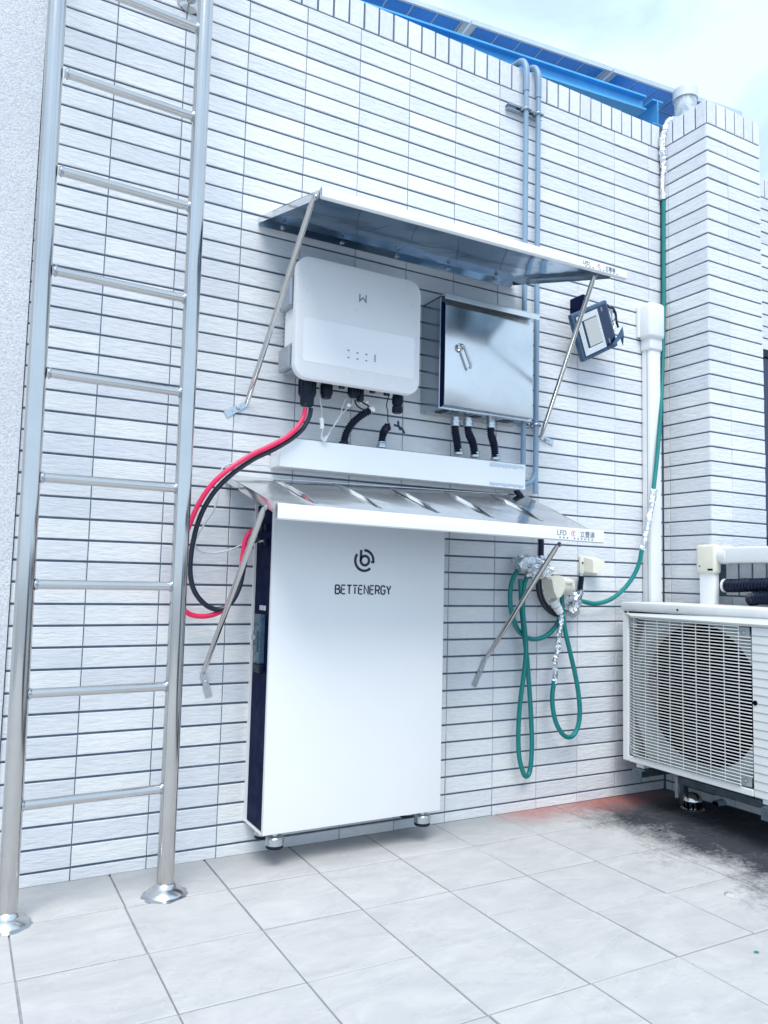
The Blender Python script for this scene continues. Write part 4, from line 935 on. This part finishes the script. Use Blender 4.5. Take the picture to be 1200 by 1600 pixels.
part('cable_tail', MB().tube([(2.0510,-0.0350,0.9324),(2.0473,-0.0350,0.9155),(2.0362,-0.0350,0.8930)], .010, 10), M['blackcable'], sh)

jb = thing('hanging_connector', (1.8859,-0.0800,0.9728), 'aged cream plug housing hanging by its cable among the green hoses', 'plug')
ctr = Vector((1.8349,-0.0900,0.9722))
jm = Matrix.Translation(ctr) @ Matrix.Rotation(math.radians(-4), 4, 'Y')
part('lobed_cap', MB().prism([(-.030, .030), (-.012, .040), (.022, .040), (.038, .026), (.040, -.012), (.016, -.046), (-.004, -.052), (-.022, -.022)], -.046, .020, xf=jm), M['cream'], jb)
part('barrel', MB().tube([jm @ Vector((.020, -.008, .006)), jm @ Vector((.062, -.004, -.002)), jm @ Vector((.100, .0, -.010))], .040, 18, smooth=False, rfun=lambda i, N: (.040, .038, .035)[i]), M['cream'], jb)
part('hinge_strip', MB().box((.045, -.050, .006), (.088, -.034, .018), .002, xf=jm), M['cream'], jb)
a, b_ = Vector((1.8493,-0.0900,0.9132)), Vector((1.8928,-0.0850,0.8592))
part('gland_nut', MB().tube([a, a.lerp(b_, .45)], .020, 16, smooth=False).tube([a.lerp(b_, .5), a.lerp(b_, .78)], .0185, 16, smooth=False).tube([a.lerp(b_, .8), b_], .016, 16, smooth=False), M['duct'], jb)
part('gland_ring', MB().tube([a.lerp(b_, .45), a.lerp(b_, .51)], .0165, 16, smooth=False).tube([a.lerp(b_, .77), a.lerp(b_, .81)], .015, 16, smooth=False), M['black'], jb)
part('foil_collar', MB().tube([(1.7582,-0.0900,1.0296),(1.7858,-0.0900,1.0222),(1.8206,-0.0900,1.0177)], .024, 20, jit=.22, sub=7), M['foil'], jb)

# ------------------------------------------------------------------ green hoses
gg = 'green rubber cables and hoses'
def foil_wrap(name, path, r, lab, jit=.3, n=10, sub=7):
    return solo(name, MB().tube(path, r, n, jit=jit, sub=sub), M['foil'], lab, 'foil wrap', path[0], 'crumpled foil wraps', 20)
GR = .0100
cable('green_hose', [(2.6140,-0.0200,2.9035),(2.6111,-0.0200,2.6122),(2.6032,-0.0250,2.3806),(2.5852,-0.0350,2.1492),(2.5409,-0.0600,1.8532),(2.5004,-0.0750,1.6300),(2.4522,-0.0900,1.4242)], GR, 'green', 'green hose running down the corner beside the white duct', 'hose', gg)
cable('green_hose', [(2.3810,-0.0850,1.1476),(2.3709,-0.0750,1.0770),(2.3459,-0.0600,1.0149),(2.2956,-0.0500,0.9586),(2.2214,-0.0450,0.9144),(2.1324,-0.0450,0.8967),(2.0446,-0.0500,0.9076),(1.9909,-0.0600,0.9187)], GR, 'green', 'green hose swinging from the white duct to the hanging plug', 'hose', gg)
foil_wrap('foil_wrap', [(2.9279,0.1000,3.4943),(2.7731,0.0200,3.3986),(2.6784,-0.0200,3.3402),(2.6341,-0.0300,3.3072),(2.6153,-0.0300,3.2675),(2.6102,-0.0220,3.2228),(2.6049,-0.0220,3.1405),(2.6133,-0.0220,3.0693),(2.6080,-0.0220,2.9909),(2.6117,-0.0220,2.9021)], .0155, 'crumpled foil wrapped over the hose where it comes over the wall top', .22)
foil_wrap('foil_wrap', [(2.4542,-0.0920,1.4272),(2.4434,-0.0900,1.3667),(2.4242,-0.0880,1.2912),(2.4051,-0.0860,1.2163),(2.3810,-0.0850,1.1417)], .0145, 'crumpled foil wrapped on the hose in front of the white duct', .24)
foil_wrap('foil_wrap', [(1.9470,-0.0600,0.9541),(1.9762,-0.0600,0.9324),(1.9983,-0.0600,0.9105),(1.9874,-0.0600,0.8772),(1.9656,-0.0600,0.8552)], .026, 'bunched foil where the swinging hose meets the hanging plug', .4, 12, 4)
foil_wrap('foil_wrap', [(1.6728,-0.0700,1.0432),(1.7062,-0.0700,1.0682),(1.7403,-0.0700,1.0639),(1.7543,-0.0700,1.0374),(1.7683,-0.0700,1.0109)], .031, 'bulky crumpled foil bundle at the left of the hanging plug', .35, 14, 4)
foil_wrap('foil_wrap', [(1.7572,-0.0700,1.0859),(1.7885,-0.0700,1.0707),(1.8235,-0.0700,1.0555),(1.8588,-0.0700,1.0320)], .014, 'torn foil shreds around the black pipe clamp', .5, 8, 4)
foil_wrap('foil_wrap', [(1.9169,-0.0700,0.8503),(1.9101,-0.0700,0.7960),(1.8962,-0.0700,0.7421),(1.8930,-0.0700,0.6937),(1.8791,-0.0700,0.6565),(1.8829,-0.0700,0.6082),(1.8762,-0.0700,0.5604)], .0105, 'long foil sleeve on the right hanging green loop', .32)
cable('green_hose', [(1.8761,-0.0700,0.5711),(1.8660,-0.0700,0.5157),(1.8699,-0.0700,0.4545),(1.8914,-0.0700,0.3896),(1.9305,-0.0700,0.3418),(1.9733,-0.0700,0.3332),(2.0057,-0.0700,0.3657),(2.0200,-0.0700,0.4267),(2.0124,-0.0700,0.5083),(1.9939,-0.0700,0.5906),(1.9645,-0.0700,0.6865),(1.9352,-0.0700,0.7822),(1.9204,-0.0700,0.8639),(1.9165,-0.0700,0.9321)], GR, 'green', 'shorter right hand loop of green hose hanging below the plug', 'hose', gg)
cable('green_hose', [(1.7503,-0.0500,1.0211),(1.7229,-0.0550,0.9697),(1.7130,-0.0600,0.8766),(1.7242,-0.0600,0.7839),(1.7317,-0.0600,0.7125),(1.7267,-0.0550,0.6122),(1.7119,-0.0500,0.4945),(1.7032,-0.0500,0.3783),(1.7077,-0.0500,0.2748),(1.7285,-0.0500,0.2060),(1.7454,-0.0500,0.1863),(1.7695,-0.0450,0.2061),(1.7813,-0.0420,0.2928),(1.7784,-0.0400,0.4105),(1.7668,-0.0400,0.5428),(1.7539,-0.0420,0.6494),(1.7331,-0.0450,0.7694),(1.7184,-0.0450,0.8759),(1.7062,-0.0500,0.9960)], GR, 'green', 'longest green hose loop hanging nearly to the floor', 'hose', gg)
cable('green_hose', [(1.6949,-0.0550,1.0412),(1.6658,-0.0500,0.9952),(1.6572,-0.0450,0.9286),(1.6722,-0.0400,0.8491),(1.7106,-0.0350,0.7823),(1.7723,-0.0350,0.7468),(1.8418,-0.0350,0.7510),(1.8938,-0.0400,0.7833),(1.9205,-0.0500,0.8328),(1.9184,-0.0600,0.9044)], GR, 'green', 'round green hose coil crossing behind the long loop', 'hose', gg)
cable('black_pipe', [(1.6940,-0.0300,1.3720),(1.7218,-0.0300,1.3467),(1.7528,-0.0350,1.3045),(1.7983,-0.0400,1.2300),(1.8192,-0.0450,1.1759),(1.8157,-0.0500,1.0880)], .0125, 'rubber', 'black pipe dropping from the trunking end behind the lower awning', 'pipe')
cable('cable', [(1.8165,-0.0450,1.0772),(1.8143,-0.0400,1.0117),(1.8226,-0.0350,0.9436),(1.8555,-0.0300,0.8892),(1.9021,-0.0300,0.8565),(1.9600,-0.0300,0.8426)], .0135, 'blackcable', 'thick dark cable curving behind the hanging plug', 'cable')
kc = Vector((1.8157,-0.0500,1.0853)); kt = thing('hose_clamp', tuple(kc), 'steel hose clamp with wing screw on the black pipe', 'clamp')
part('band', MB().lathe([(.0155, -.012), (.0165, -.010), (.0165, .010), (.0155, .012)], kc, n=18), M['zinc'], kt)
part('wing_screw', MB().tube([kc + Vector((.012, -.01, 0)), kc + Vector((.03, -.014, .004))], .004, 8, smooth=False).box(kc + Vector((.026, -.018, -.004)), kc + Vector((.036, -.010, .022)), .003), M['zinc'], kt)

# ------------------------------------------------------------------ small litter on the floor
for k, (p_, sz_, lb) in enumerate((((1.8028,-0.9663,0.0320), .013, 'small pale stone chip on the floor tiles at the right'), ((1.5362,-1.2493,0.0320), .005, 'tiny green plastic scrap on the floor at the right edge'), ((0.8649,-0.1578,0.0320), .004, 'tiny white paint crumb on the floor below the battery cabinet'))):
    bm = bmesh.new(); bmesh.ops.create_icosphere(bm, subdivisions=2, radius=sz_)
    m = MB(); m.add([Vector(p_) + Vector((v.co.x * (1.3 + .3 * random.random()), v.co.y * (1 + .4 * random.random()), abs(v.co.z) * .6 * (.7 + .5 * random.random()))) for v in bm.verts], [[v.index for v in f.verts] for f in bm.faces]); bm.free()
    solo('grit', m, M['green'] if k == 1 else M['debris'], lb, 'litter', p_)
